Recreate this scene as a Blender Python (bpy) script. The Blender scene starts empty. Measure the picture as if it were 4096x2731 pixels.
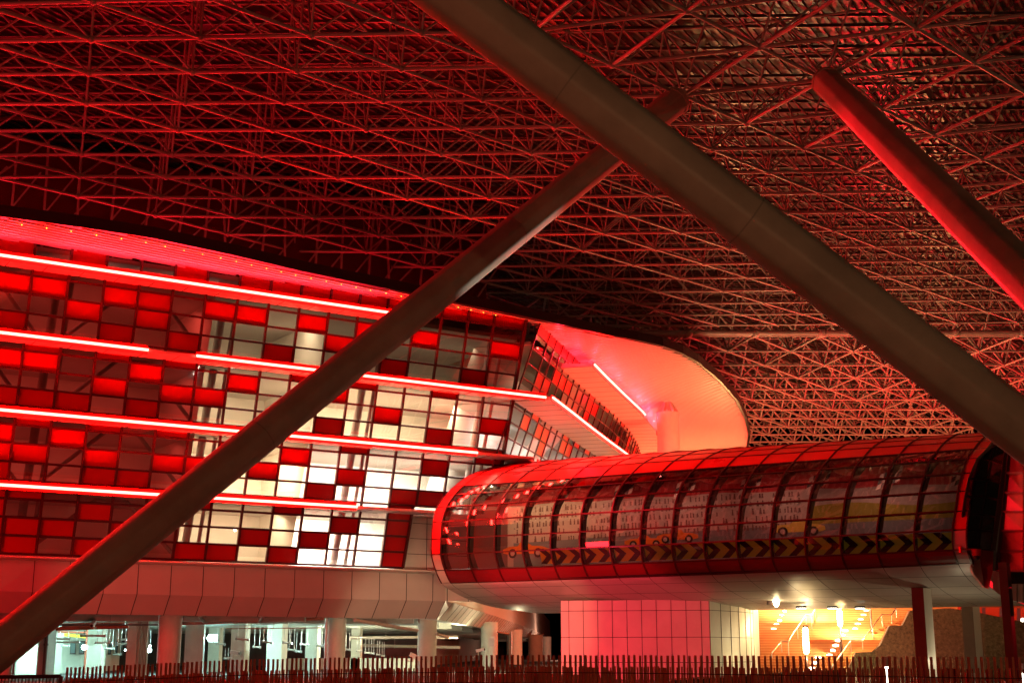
import bpy, math, random
from mathutils import Vector, Matrix
random.seed(7)
S = bpy.context.scene; COL = S.collection
PI = math.pi
F = 5364.0; PIT = math.atan(1235/5364); CX, CY = 2048.0, 1365.5; EYE = Vector((0,0,1.6))

# ---------------------------------------------------------------- measuring helpers
def ray(x, y):
    a=(x-CX)/F; b=(CY-y)/F
    return Vector((a, math.cos(PIT)-b*math.sin(PIT), math.sin(PIT)+b*math.cos(PIT)))
def atz(x, y, z): r=ray(x,y); return EYE+r*((z-1.6)/r.z)
def aty(x, y, Y): r=ray(x,y); return EYE+r*(Y/r.y)
def atd(x, y, d): return EYE+ray(x,y)*d
def size_of(p):
    return 1.0/max(1.0,(Vector(p)-EYE).length)
def inview(p):
    v=Vector(p)-EYE; d=v.y*math.cos(PIT)+v.z*math.sin(PIT)
    if d<1: return False
    u=-v.y*math.sin(PIT)+v.z*math.cos(PIT)
    return abs(v.x/d)<2048/F and abs(u/d)<1366/F

# ---------------------------------------------------------------- materials
def mat(name, col, rough=.5, metal=0, noise=0, nscale=3, bump=0, bscale=40, spec=.5, coat=0, emit=None, es=0):
    m=bpy.data.materials.new(name); m.use_nodes=True; nt=m.node_tree; b=nt.nodes['Principled BSDF']
    b.inputs['Base Color'].default_value=(*col,1); b.inputs['Roughness'].default_value=rough
    b.inputs['Metallic'].default_value=metal; b.inputs['Specular IOR Level'].default_value=spec
    b.inputs['Coat Weight'].default_value=coat
    if emit: b.inputs['Emission Color'].default_value=(*emit,1); b.inputs['Emission Strength'].default_value=es
    if noise or bump: tc=nt.nodes.new('ShaderNodeTexCoord')
    if noise:
        n=nt.nodes.new('ShaderNodeTexNoise'); n.inputs['Scale'].default_value=nscale; n.inputs['Detail'].default_value=6
        n.inputs['Roughness'].default_value=.65
        nt.links.new(tc.outputs['Object'], n.inputs['Vector'])
        r=nt.nodes.new('ShaderNodeMapRange'); r.inputs['From Min'].default_value=.3; r.inputs['From Max'].default_value=.7
        r.inputs['To Min'].default_value=1-noise; r.inputs['To Max'].default_value=1+noise
        nt.links.new(n.outputs['Fac'], r.inputs['Value'])
        mx=nt.nodes.new('ShaderNodeVectorMath'); mx.operation='SCALE'; mx.inputs[0].default_value=col
        nt.links.new(r.outputs['Result'], mx.inputs['Scale']); nt.links.new(mx.outputs['Vector'], b.inputs['Base Color'])
        r2=nt.nodes.new('ShaderNodeMapRange'); r2.inputs['To Min'].default_value=max(.05,rough-.12); r2.inputs['To Max'].default_value=min(1,rough+.15)
        nt.links.new(n.outputs['Fac'], r2.inputs['Value']); nt.links.new(r2.outputs['Result'], b.inputs['Roughness'])
    if bump:
        n2=nt.nodes.new('ShaderNodeTexNoise'); n2.inputs['Scale'].default_value=bscale; n2.inputs['Detail'].default_value=4
        nt.links.new(tc.outputs['Object'], n2.inputs['Vector'])
        bp=nt.nodes.new('ShaderNodeBump'); bp.inputs['Strength'].default_value=bump; bp.inputs['Distance'].default_value=.05
        nt.links.new(n2.outputs['Fac'], bp.inputs['Height']); nt.links.new(bp.outputs['Normal'], b.inputs['Normal'])
    return m
def glass(name, tint, refl=(1,1,1), k=.25, rough=.02, wav=0, base=.03):
    m=bpy.data.materials.new(name); m.use_nodes=True; nt=m.node_tree; nt.nodes.clear()
    o=nt.nodes.new('ShaderNodeOutputMaterial'); t=nt.nodes.new('ShaderNodeBsdfTransparent'); g=nt.nodes.new('ShaderNodeBsdfGlossy')
    t.inputs['Color'].default_value=(*tint,1); g.inputs['Color'].default_value=(*refl,1); g.inputs['Roughness'].default_value=rough
    lw=nt.nodes.new('ShaderNodeLayerWeight'); lw.inputs['Blend'].default_value=.35
    r=nt.nodes.new('ShaderNodeMapRange'); r.inputs['To Min'].default_value=base; r.inputs['To Max'].default_value=k+.5
    nt.links.new(lw.outputs['Fresnel'], r.inputs['Value'])
    mx=nt.nodes.new('ShaderNodeMixShader'); nt.links.new(r.outputs['Result'], mx.inputs[0])
    nt.links.new(t.outputs[0], mx.inputs[1]); nt.links.new(g.outputs[0], mx.inputs[2]); nt.links.new(mx.outputs[0], o.inputs[0])
    if wav:
        tc=nt.nodes.new('ShaderNodeTexCoord'); n=nt.nodes.new('ShaderNodeTexNoise'); n.inputs['Scale'].default_value=.55; n.inputs['Detail'].default_value=1
        nt.links.new(tc.outputs['Object'], n.inputs['Vector'])
        bp=nt.nodes.new('ShaderNodeBump'); bp.inputs['Strength'].default_value=wav; bp.inputs['Distance'].default_value=.05
        nt.links.new(n.outputs['Fac'], bp.inputs['Height']); nt.links.new(bp.outputs['Normal'], g.inputs['Normal'])
    return m
def emis(name, col, s):
    m=bpy.data.materials.new(name); m.use_nodes=True; nt=m.node_tree; nt.nodes.clear()
    o=nt.nodes.new('ShaderNodeOutputMaterial'); e=nt.nodes.new('ShaderNodeEmission'); e.inputs[0].default_value=(*col,1); e.inputs[1].default_value=s
    nt.links.new(e.outputs[0], o.inputs[0]); return m
M=dict(
 steel=mat('painted_steel',(.33,.30,.29),.33,noise=.12,nscale=1.5),
 strut=mat('strut_paint',(.40,.35,.29),.5,noise=.20,nscale=.55,bump=.15,bscale=3),
 seam=mat('weld_seam',(.30,.27,.23),.6),
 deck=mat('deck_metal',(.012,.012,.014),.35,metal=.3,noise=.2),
 slat=mat('slat_metal',(.11,.10,.10),.3,metal=.5,noise=.2,nscale=.5),
 red=mat('red_glass_panel',(.44,.003,.005),.32,noise=.06,nscale=.3,spec=.3),
 redplate=mat('red_halo_plate',(.50,.006,.006),.5),  # red of the plates added for the strip halo
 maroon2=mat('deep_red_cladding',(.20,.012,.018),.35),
 maroon=mat('dark_red_panel',(.075,.004,.005),.25),  # darker copy of the panel red
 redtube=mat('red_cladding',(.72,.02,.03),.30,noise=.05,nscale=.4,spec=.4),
 mull=mat('dark_red_aluminium',(.065,.004,.005),.4),
 dark=mat('dark_frame',(.03,.012,.012),.4),
 pane=glass('facade_glass',(.86,.84,.80),k=.45,wav=.05,base=.20),
 tubepane=glass('bridge_glass',(.58,.50,.48),k=.40,wav=.10,base=.13),
 tubepane2=glass('bridge_glass_red',(.45,.06,.06),refl=(1,.5,.5),k=.25,base=.06),
 darkpane=glass('vestibule_glass',(.10,.09,.09),k=.3,base=.06,wav=.03),
 clad=mat('pale_cladding',(.55,.50,.46),.42,noise=.05,nscale=.6),
 clad2=mat('white_cladding',(.66,.63,.57),.4,noise=.09,nscale=.5),
 joint=mat('joint_shadow_gap',(.03,.02,.02),.8),
 soffit=mat('soffit_slats',(.62,.55,.50),.38,noise=.05),
 lip=mat('white_lip',(.75,.74,.70),.4),
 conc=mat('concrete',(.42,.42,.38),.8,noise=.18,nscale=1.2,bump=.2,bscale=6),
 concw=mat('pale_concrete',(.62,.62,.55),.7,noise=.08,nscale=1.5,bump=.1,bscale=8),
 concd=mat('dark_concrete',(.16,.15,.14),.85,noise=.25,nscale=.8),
 asph=mat('asphalt',(.05,.05,.05),.9,noise=.2,nscale=2,bump=.3,bscale=30),
 pipe=mat('pipe_paint',(.46,.36,.30),.5,noise=.1), piper=mat('red_pipe',(.50,.12,.07),.5,noise=.1),
 duct=mat('duct_metal',(.55,.57,.58),.4,metal=.4,noise=.15,nscale=3),
 wood=mat('fence_brown',(.46,.12,.07),.75,noise=.22,nscale=4),
 wire=mat('fence_wire',(.06,.03,.025),.6),
 cream=mat('interior_cream',(.78,.72,.62),.8,noise=.05,nscale=.5),
 slab=mat('interior_slab',(.55,.50,.45),.8),
 brace=mat('interior_brace',(.40,.33,.31),.5),
 neon=emis('neon_tube_light',(1.0,.0085,.0060),200),
 neonsoft=emis('edge_glint_glow',(1.0,.36,.03),8),
 cool=emis('cool_lamp',(.62,1.0,.93),60), warm=emis('warm_lamp',(1.0,.80,.40),45),
 steplamp=emis('step_lamp',(1.0,.92,.70),14), spotl=emis('spot_lamp',(1,.95,.75),30),
 orange=mat('orange_lit_step',(.80,.42,.18),.6,noise=.06,nscale=1), orange2=mat('orange_lit_riser',(.70,.27,.10),.6,noise=.06,nscale=1),  # orange of the lamp light put into step and riser colours
 rail=mat('stainless_rail',(.65,.62,.58),.3,metal=.7),
 stone=mat('rubble_stone',(.19,.125,.075),.95,noise=.55,nscale=6,bump=1.0,bscale=10),
 colred=mat('red_column_paint',(.33,.03,.03),.5,noise=.12,nscale=2),
 cololive=mat('brown_column_paint',(.20,.15,.11),.55,noise=.1),
 plast=mat('red_barrier_plastic',(.62,.012,.02),.35,noise=.08,nscale=3),
 navy=mat('dark_container',(.02,.018,.022),.5,noise=.3),
 yellow=mat('sign_yellow',(.62,.52,.03),.5,emit=(.62,.45,.02),es=.05), black=mat('sign_black',(.015,.01,.008),.5),  # faint glow put into the yellow as emission
 mwhite=mat('mural_white',(.42,.34,.30),.7,noise=.06,nscale=1), mgrey=mat('mural_track_grey',(.17,.18,.19),.7,noise=.05),
 mgreen=mat('mural_grass',(.30,.26,.03),.7,noise=.15,nscale=.7), mfig=mat('mural_figures',(.17,.08,.07),.8),
 mred=mat('mural_red',(.40,.02,.025),.7,noise=.3,nscale=.8), mor=mat('mural_orange_car',(.62,.17,.015),.5), myel=mat('mural_yellow_car',(.62,.47,.08),.5),
 wgrey=mat('window_grey',(.12,.17,.18),.25), blue=mat('canopy_blue',(.12,.20,.35),.5), ored=mat('canopy_orange',(.75,.16,.06),.5),
 cam=mat('camera_housing',(.6,.6,.57),.4),
)

# ---------------------------------------------------------------- object helpers
def tag(o, label=None, cat=None, group=None, kind=None):
    if label: o['label']=label
    if cat: o['category']=cat
    if group: o['group']=group
    if kind: o['kind']=kind
    return o
def empty(name, loc, label=None, cat=None, group=None, rz=0):
    o=bpy.data.objects.new(name,None); COL.objects.link(o); o.location=loc; o.rotation_euler=(0,0,rz)
    return tag(o,label,cat,group)
class MB:
    def __init__(s): s.v=[]; s.f=[]; s.mi=[]; s.m=0
    def quad(s,a,b,c,d): s.poly([a,b,c,d])
    def poly(s,pts):
        n=len(s.v); s.v+= [tuple(p) for p in pts]; s.f.append(tuple(range(n,n+len(pts)))); s.mi.append(s.m)
    def hexa(s,b,t):   # two loops (bottom, top) of n points
        n=len(s.v); k=len(b); s.v+=[tuple(p) for p in b]+[tuple(p) for p in t]
        s.f.append(tuple(range(n+k-1,n-1,-1))); s.f.append(tuple(range(n+k,n+2*k))); s.mi+=[s.m]*2
        for i in range(k):
            j=(i+1)%k; s.f.append((n+i,n+j,n+k+j,n+k+i)); s.mi.append(s.m)
    def box(s,c,sx,sy,sz,ux=Vector((1,0,0)),uy=Vector((0,1,0)),uz=Vector((0,0,1))):
        c=Vector(c); b=[c+ux*(a*sx/2)+uy*(d*sy/2)-uz*(sz/2) for a,d in ((-1,-1),(1,-1),(1,1),(-1,1))]
        s.hexa(b,[p+uz*sz for p in b])
    def bar(s,p,q,w,h,up=Vector((0,0,1))):
        p=Vector(p);q=Vector(q); d=(q-p).normalized(); r=d.cross(up).normalized()*(w/2); u=r.cross(d).normalized()*(h/2)
        s.hexa([p-r-u,p+r-u,p+r+u,p-r+u],[q-r-u,q+r-u,q+r+u,q-r+u])
    def tube(s,p,q,r,n=8,r2=None,caps=True):
        p=Vector(p);q=Vector(q); d=(q-p)
        if d.length<1e-4: return
        d.normalize(); x=d.cross(Vector((0,0,1)) if abs(d.z)<.95 else Vector((1,0,0))).normalized(); y=d.cross(x); r2=r if r2 is None else r2
        k=len(s.v)
        for P,R in ((p,r),(q,r2)):
            for i in range(n):
                a=2*PI*i/n; s.v.append(tuple(P+x*(R*math.cos(a))+y*(R*math.sin(a))))
        for i in range(n):
            j=(i+1)%n; s.f.append((k+i,k+j,k+n+j,k+n+i)); s.mi.append(s.m)
        if caps: s.f.append(tuple(range(k+n-1,k-1,-1))); s.f.append(tuple(range(k+n,k+2*n))); s.mi+=[s.m]*2
    def ball(s,c,r,n=8,m=5,sz=1):
        c=Vector(c); k=len(s.v)
        s.v.append(tuple(c+Vector((0,0,r*sz))))
        for i in range(1,m):
            t=PI*i/m
            for j in range(n):
                a=2*PI*j/n; s.v.append(tuple(c+Vector((r*math.sin(t)*math.cos(a),r*math.sin(t)*math.sin(a),r*sz*math.cos(t)))))
        s.v.append(tuple(c-Vector((0,0,r*sz)))); e=len(s.v)-1
        for j in range(n):
            s.f.append((k,k+1+j,k+1+(j+1)%n)); s.mi.append(s.m)
            s.f.append((e,e-n+(j+1)%n,e-n+j)); s.mi.append(s.m)
        for i in range(m-2):
            for j in range(n):
                a=k+1+i*n+j; b=k+1+i*n+(j+1)%n; s.f.append((a,a+n,b+n,b)); s.mi.append(s.m)
    def build(s,name,mats,parent=None,smooth=False,label=None,cat=None,group=None,kind=None,origin=None):
        me=bpy.data.meshes.new(name)
        o0=Vector(origin) if origin is not None else Vector((0,0,0))
        me.from_pydata([tuple(Vector(v)-o0) for v in s.v],[],s.f)
        if not isinstance(mats,(list,tuple)): mats=[mats]
        for m in mats: me.materials.append(m)
        if len(mats)>1: me.polygons.foreach_set('material_index',s.mi)
        if smooth: me.shade_smooth(); me.set_sharp_from_angle(angle=math.radians(50))
        me.update()
        o=bpy.data.objects.new(name,me); COL.objects.link(o); o.location=o0
        if parent:
            o.parent=parent; o.matrix_parent_inverse=Matrix()
            o.location=o0-PW[parent.name] if parent.name in PW else o0-parent.location
            # parents carry no rotation when they hold world-built meshes
        PW[o.name]=o0
        return tag(o,label,cat,group,kind)
PW={}
def addm(mb,o,mi=1):
    n=len(mb.v); mb.v+=o.v; mb.f+=[tuple(i+n for i in f) for f in o.f]; mb.mi+=[mi]*len(o.f)
def root(name,loc,label,cat,group=None):
    o=empty(name,loc,label,cat,group); PW[o.name]=Vector(loc); return o
def struct(name,mb,m,**k): return mb.build(name,m,kind='structure',**k)
def copy_tree(o,parent=None):
    c=o.copy(); COL.objects.link(c)
    if parent: c.parent=parent
    for ch in [x for x in o.children]: copy_tree(ch,c)
    return c

# ---------------------------------------------------------------- camera, world
cam=bpy.data.cameras.new('camera'); co=bpy.data.objects.new('camera',cam); COL.objects.link(co); S.camera=co
co.location=EYE; co.rotation_euler=(PI/2+PIT,0,0); cam.sensor_width=36; cam.lens=F*36/4096; cam.clip_end=3000; cam.clip_start=.1
w=bpy.data.worlds.new('World'); S.world=w; w.use_nodes=True; nt=w.node_tree; bg=nt.nodes['Background']
sky=nt.nodes.new('ShaderNodeTexSky'); sky.sky_type='NISHITA'; sky.sun_disc=False; sky.sun_elevation=math.radians(-4); sky.sun_rotation=math.radians(200)
nt.links.new(sky.outputs[0],bg.inputs[0]); bg.inputs[1].default_value=.02
S.view_settings.view_transform='Standard'; S.view_settings.look='None'; S.view_settings.exposure=0; S.view_settings.gamma=1
cy=S.cycles; cy.use_denoising=True; cy.max_bounces=7; cy.diffuse_bounces=3; cy.glossy_bounces=3; cy.transparent_max_bounces=14
cy.caustics_reflective=False; cy.caustics_refractive=False; cy.sample_clamp_indirect=6; cy.blur_glossy=.5
def lamp(name,typ,loc,energy,col,size=1,sizey=None,to=None,spot=None,blend=.5,spread=None):
    l=bpy.data.lights.new(name,typ); l.energy=energy; l.color=col
    if typ=='AREA':
        l.size=size
        if sizey: l.shape='RECTANGLE'; l.size_y=sizey
        if spread: l.spread=spread
    else: l.shadow_soft_size=size
    if typ=='SPOT': l.spot_size=spot; l.spot_blend=blend
    o=bpy.data.objects.new(name,l); COL.objects.link(o); o.location=loc
    if to is not None: o.rotation_euler=(Vector(to)-Vector(loc)).to_track_quat('-Z','Y').to_euler()
    return o

# ---------------------------------------------------------------- ground
g=MB(); g.quad((-600,-200,0),(600,-200,0),(600,900,0),(-600,900,0)); struct('ground',g,M['asph'])

# ================================================================ MAIN BUILDING
AZ=math.radians(57.5); D=Vector((math.sin(AZ),math.cos(AZ),0)); N=Vector((math.cos(AZ),-math.sin(AZ),0)); LE=math.radians(18)
P0=aty(0,2235,72.0); UP=N*math.sin(LE)+Vector((0,0,math.cos(LE))); FN=N*math.cos(LE)-Vector((0,0,math.sin(LE)))
def fac(s,t,o=0): return P0+D*s+UP*t+FN*o
def zt(t): return P0.z+t*math.cos(LE)
B=root('glass_fronted_building',(P0.x,P0.y,0),'large leaning glass building chequered in red and clear panes with glowing red light strips','building')
SM=1.885
SC=30.0                                    # corner position along the facade
def ms(k,t):
    s=1.8+SM*k-.033*t
    return s
ROW=[.33+.988*i for i in range(19)]
PAT={0:'RRgRggRRgRgggR',1:'RRRgRgggRgRggR',2:'RggRgggggggRgR',3:'RRggggRggRgggR',
 4:'RggRRgggggRggRRgg',5:'RRgRgRRgRggRggggg',6:'RgRggggRgRggggRgg',7:'gRgRgRgggggRggggR',
 8:'RRRgRgggggRgggRgg',9:'gggRgRRgggggRgggR',10:'RRggRggRggRgggggg',11:'gRgRgRgggRgRggRgg',
 12:'RggRgRggRgggRggRg',13:'ggRgRgggggRgggggg',14:'RRgRRgRRgRgRgRggR',15:'gRgRggggggggggggg',16:'RgRggRgRRRRRRRRRR',17:'RRRRRRRRRRRRRRRRR'}
reds=[];gls=[]; mg=MB()
for r in range(17):
    t0,t1=ROW[r],ROW[r+1]; pat=PAT[r]
    last=len(pat)-2            # highest col index
    for c in range(-6,last+1):
        ch=pat[c+1] if c>=-1 else random.choice('RRgg')
        def edge(k,t):
            if k==last: return SC+(.0) if r>=4 else 24.07
            return ms(k,t)
        a0,a1=edge(c-1,t0),edge(c-1,t1); b0,b1=edge(c,t0),edge(c,t1)
        q=[fac(a0+.05,t0+.04,0),fac(b0-.05,t0+.04,0),fac(b1-.05,t1-.04,0),fac(a1+.05,t1-.04,0)]
        ctr=sum(q,Vector())/4
        (reds if ch=='R' else gls).append((size_of(ctr) if inview(ctr) else 0,q))
# mullions
for k in range(-7,15):
    for (lo,hi,kmax) in ((0,4,11),(4,17,14)):
        if k>kmax: continue
        ta,tb=ROW[lo],ROW[hi]
        pa,pb=fac(ms(k,ta),ta,.02),fac(ms(k,tb),tb,.02)
        mg.bar(pa,pb,.13,.16,up=FN)
mg.bar(fac(24.07,ROW[0],.02),fac(24.07,ROW[4],.02),.16,.18,up=FN)
mg.bar(fac(SC,ROW[4],.02),fac(SC,ROW[17],.02),.2,.2,up=FN)
for r in range(18):
    e=24.07 if r<4 else SC
    mg.bar(fac(ms(-7,0),ROW[r],.015),fac(e,ROW[r],.015),.12,.12,up=FN)
mg.build('mullion_grid',M['mull'],B)
def sort_parts(lst,name,m,thick):
    lst.sort(key=lambda x:-x[0])
    rest=MB()
    for i,(sz,q) in enumerate(lst):
        mb=MB() if i<100 else rest
        mb.hexa([p-FN*(thick+.03) for p in q],[p-FN*.03 for p in q]) if thick else mb.poly(q)
        if i<100: mb.build(name,m,B)
    if rest.v: rest.build(name+'_field',m,B,kind='stuff')
sort_parts(reds,'red_panel',M['red'],.06); sort_parts(gls,'glass_pane',M['pane'],0)
# ledges with light strips.  (t of inner bottom edge, width)
def ledge(tin,sa,sb,wid,strips,taper=True,h=.16,zoff=.10,nm='ledge'):
    z=zt(tin)
    base=lambda s,w_: Vector((P0.x,P0.y,0))+D*s+N*(tin*math.sin(LE)+w_)+Vector((0,0,z))
    mb=MB()
    tip=sb+(1.7 if taper else 0)
    bt=[base(sa,-.1),base(sb,-.1),base(tip,wid),base(sa,wid)]
    up=Vector((0,0,1))
    mb.hexa(bt,[bt[0]+up*.34,bt[1]+up*.34,bt[2]+up*h,bt[3]+up*h])
    jm=MB()
    k=int((sa-1.8)/SM)
    while 1.8+k*SM<sb:
        s=1.8+k*SM; 
        if s>sa: jm.bar(base(s,-.05)-up*.004,base(s,wid-.05)-up*.004,.035,.02)
        k+=1
    addm(mb,jm); L=mb.build(nm,[M['soffit'],M['joint']],B)
    # plate added behind the tube to catch its glow as a halo
    for a,b in strips:
        nb=MB(); nb.tube(base(a,wid+.14)+up*(zoff-.02),base(b,wid+.14)+up*(zoff-.02),.072,8)
        nb.build('light_strip',M['neon'],L)
        fb=MB(); fb.box((base(a,wid+.02)+base(b,wid+.02))/2+up*(zoff-.0),(b-a),.05,.46,ux=D,uy=N); fb.build('strip_halo_plate',M['redplate'],L)
    return L
ledge(15.45,-12,20.3,1.5,[(-12,20.2)],taper=False)
ledge(11.55,-12,SC,1.5,[(-12,5.65),(8.35,31.5)])
ledge(7.60,-12,SC-.2,1.5,[(-12,27.15)])
ledge(3.72,-12,24.6,1.45,[(-12,19.55)])
# bottom sill
sb=MB(); z=zt(.30)
bs=lambda s,w_,z_: Vector((P0.x,P0.y,0))+D*s+N*w_+Vector((0,0,z_))
sb.hexa([bs(-12,-.1,z-.30),bs(26.2,-.1,z-.30),bs(27.2,.95,z-.22),bs(-12,.95,z-.22)],[bs(-12,-.1,z-.04),bs(26.2,-.1,z-.04),bs(27.2,.95,z-.14),bs(-12,.95,z-.14)])
sb.build('window_sill_ledge',M['clad2'],B)
# fascia, inclined soffit and lip; curve behind the corner
def fas_pts(z_,w_):
    out=[bs(s,w_,z_) for s in (-12,)]
    return out
curve=[(27.0,0)]
K0=bs(27.2,0,0)
plan=[bs(-12,0,0)+Vector((0,0,0)),K0,*[Vector(q_+(0,)) for q_ in ((-3.9,90),(-3.6,94),(-3.2,100),(-2.5,110),(-1.5,125),(-.6,140),(.5,158),(2.0,188),(4.2,230),(7.0,285),(10,350))]]
for p in plan: p.z=0
def nrm(pl,i):
    a=pl[max(0,i-1)];b=pl[min(len(pl)-1,i+1)]; d=(b-a).normalized(); return Vector((d.y,-d.x,0))
def offs(pl,w_,z_): return [p+nrm(pl,i)*w_+Vector((0,0,z_)) for i,p in enumerate(pl)]
ZF0,ZF1,ZF2=zt(.30)-.30,4.66,3.56
fa=MB(); A_=offs(plan[:2],0,ZF0);B_=offs(plan[:2],0,ZF1)
fa.hexa([B_[0],B_[1],B_[1]-N*.3,B_[0]-N*.3],[A_[0],A_[1],A_[1]-N*.3,A_[0]-N*.3]); FAM=fa
so=MB(); A_=offs(plan,0,ZF1);B_=offs(plan,-.95,ZF2);C_=offs(plan,-1.9,ZF2+.02)
A_[1]=bs(27.2,0,ZF1)
for i in range(len(plan)-1): so.quad(B_[i],B_[i+1],A_[i+1],A_[i])
SOM=so
lp=MB()
for i in range(len(plan)-1): lp.quad(C_[i],C_[i+1],B_[i+1]+Vector((0,0,-.01)),B_[i]+Vector((0,0,-.01))); 
lp.build('soffit_lip',M['lip'],B)
up_=MB(); T_=offs(plan,-.2,ZF1+.02);T2=offs(plan,-.35,9)
for i in range(1,len(plan)-1): up_.quad(T_[i],T_[i+1],T2[i+1],T2[i])
up_.build('upper_wall',M['clad'],B)
jj=MB(); jf=MB()
k=-7
while 1.8+k*SM<27:
    s=1.8+k*SM; jf.bar(bs(s,.004,ZF1),bs(s,.004,ZF0),.035,.02,up=N)
    jj.bar(bs(s,.004,ZF1-.01),bs(s,-.946,ZF2-.004),.035,.02,up=N); k+=1
for i in range(1,len(plan)-1):
    n_=max(1,int((plan[i+1]-plan[i]).length/2.6))
    for j in range(n_):
        f=j/n_; a=A_[i].lerp(A_[i+1],f); b=B_[i].lerp(B_[i+1],f); o=(nrm(plan,i)*.006-Vector((0,0,.006))); jj.bar(a+o,b+o,.03,.015,up=nrm(plan,i))
addm(FAM,jf); FAM.build('fascia_panel',[M['clad'],M['joint']],B); addm(SOM,jj); SOM.build('sloping_soffit',[M['clad'],M['joint']],B)
# pale side wall beside the lowest storey
sw=MB(); q=[bs(23.6,-.15,ZF1),bs(34.5,-.15,ZF1),bs(34.5,-.15,10.3),bs(23.6,-.15,10.3)]
sw.hexa(q,[p-N*.3 for p in q]); 
rt=[fac(24.15,0,0),fac(24.15,4.1,0),bs(24.15,-.2,zt(4.1))]; sw.hexa(rt,[p+D*.1 for p in rt])
jw=MB()
for i in range(6): jw.bar(bs(25.9+i*1.55,-.14,ZF1),bs(25.9+i*1.55,-.14,10.3),.03,.02,up=N)
for i in range(6): jw.bar(bs(24.1,-.14,5.6+i*.97),bs(34.5,-.14,5.6+i*.97),.03,.02,up=N)
addm(sw,jw); sw.build('side_wall',[M['clad2'],M['joint']],B)
# interior: slabs, back wall, partitions, columns and braces
inn=-5.2
fl=MB()
for t in (.1,3.95,7.85,11.8,15.7,16.78):
    z_=zt(t); o_=t*math.sin(LE)
    e=24 if t<3 else SC
    fl.hexa([bs(-12,o_-.25,z_-.25),bs(e-.3,o_-.25,z_-.25),bs(e-.3,inn,z_-.25),bs(-12,inn,z_-.25)],[bs(-12,o_-.25,z_),bs(e-.3,o_-.25,z_),bs(e-.3,inn,z_),bs(-12,inn,z_)])
fl.build('floor_slab',M['slab'],B)
bw=MB(); bw.quad(bs(-12,inn,6),bs(SC+2,inn,6),bs(SC+2,inn,22.35),bs(-12,inn,22.35)); bw.build('interior_wall',M['cream'],B)
pw=MB()
for s in (9.6,16.6): pw.quad(bs(s,-.3,6.5),bs(s,inn,6.5),bs(s,inn,22.3),bs(s,4.7,22.3))
pw.build('partition_wall',M['cream'],B)
br=MB()
lv=[.3,3.95,7.85,11.8,15.7]
cs=[-7.5,1.0,10.3,19.8,28.3]
for i,s in enumerate(cs):
    for t0,t1 in zip(lv,lv[1:]):
        if s>24 and t0<3: continue
        br.tube(bs(s,t0*math.sin(LE)-1.1,zt(t0)),bs(s,t1*math.sin(LE)-1.1,zt(t1)-.25),.24,10)
        br.tube(bs(s+.7,t0*math.sin(LE)-.9,zt(t0)),bs(s+.7,t1*math.sin(LE)-.9,zt(t1)-.25),.12,8)
        if i<len(cs)-1 and s<9:
            mid=(s+cs[i+1])/2
            for sg in (s+.2,cs[i+1]-.2):
                br.tube(bs(sg,t0*math.sin(LE)-1.1,zt(t0)),bs(mid+(.8 if sg>mid else -.8),t1*math.sin(LE)-1.1,zt(t1)-.3),.12,8)
            br.tube(bs(mid-.8,t1*math.sin(LE)-1.1,zt(t1)-.3),bs(mid+.8,t1*math.sin(LE)-1.1,zt(t1)-.3),.12,8)
br.build('interior_bracing',M['brace'],B,smooth=True)
WH=(1,.93,.80); CR=(1,.78,.52)
def room(s0,s1,t0,t1,e,col):
    z_=zt(t1)-.45; o_=t1*math.sin(LE)
    lamp('room_and_fill_light','AREA',bs((s0+s1)/2,o_-3.0,z_),e,col,size=s1-s0,sizey=1.6,to=bs((s0+s1)/2,o_-3.0-1.0,z_-4)).rotation_euler.z=-(AZ-PI/2)
    # rectangular ceiling light, long side along the facade
RED_FILL=(1,.085,.065)  # added red fill, tints left panes like their roof reflections
for (s0,s1,t0,t1,e,c_) in ((17,23.5,.1,3.95,3600,WH),(17,29.5,3.95,7.85,4200,WH),(17,29.5,7.85,11.8,2300,CR),(17,29.5,11.8,15.7,240,CR),
    (10,16.4,.1,3.95,420,CR),(10,16.4,3.95,7.85,1300,CR),(10,16.4,7.85,11.8,620,CR),(10,16.4,11.8,15.7,260,CR),
    (-8,9,.1,3.95,80,RED_FILL),(-8,9,3.95,7.85,260,RED_FILL),(-8,9,7.85,11.8,330,RED_FILL),(-8,9,11.8,15.7,450,RED_FILL)):
    room(s0,s1,t0,t1,e,c_)

# ---- second, curved facade beyond the corner
K=[Vector(p+(0,)) for p in ((.15,85.3),(1.7,91),(3.4,97.5),(5.3,104.5),(7.4,112),(9.3,120),(10.8,128),(11.9,136),(12.4,145),(12.0,155),(10,166),(6,178))]
def kpt(v):
    # arc-length walk on the plan polyline
    for i in range(len(K)-1):
        l=(K[i+1]-K[i]).length
        if v<=l or i==len(K)-2: return K[i].lerp(K[i+1],v/l), i+v/l
        v-=l
def knorm(idx):
    i=min(int(idx),len(K)-2); f=idx-i
    def nn(j): j=max(0,min(len(K)-1,j)); return nrm(K,j)
    return (nn(i)*(1-f)+nn(i+1)*f).normalized()
TL=.345
def k2(v,z,o=0):
    p,ix=kpt(v); n=knorm(ix); return p+n*((z-17.36)*TL+o)+Vector((0,0,z))
ZR=[zt(t) for t in ROW]
vs=[0]+[2.9+1.9*i for i in range(44)]
m2=MB(); rr=[];gg=[]
random.seed(11)
for r in range(4,17):
    z0,z1=ZR[r],ZR[r+1]
    for i in range(len(vs)-1):
        q=[k2(vs[i]+.05,z0+.04),k2(vs[i+1]-.05,z0+.04),k2(vs[i+1]-.05,z1-.04),k2(vs[i]+.05,z1-.04)]
        isr=random.random()<(.30 if r<16 else 1)
        (rr if isr else gg).append(q)
for i,v in enumerate(vs): m2.bar(k2(v,ZR[4],.02),k2(v,ZR[17],.02),.09,.10,up=knorm(kpt(v)[1]))
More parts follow.
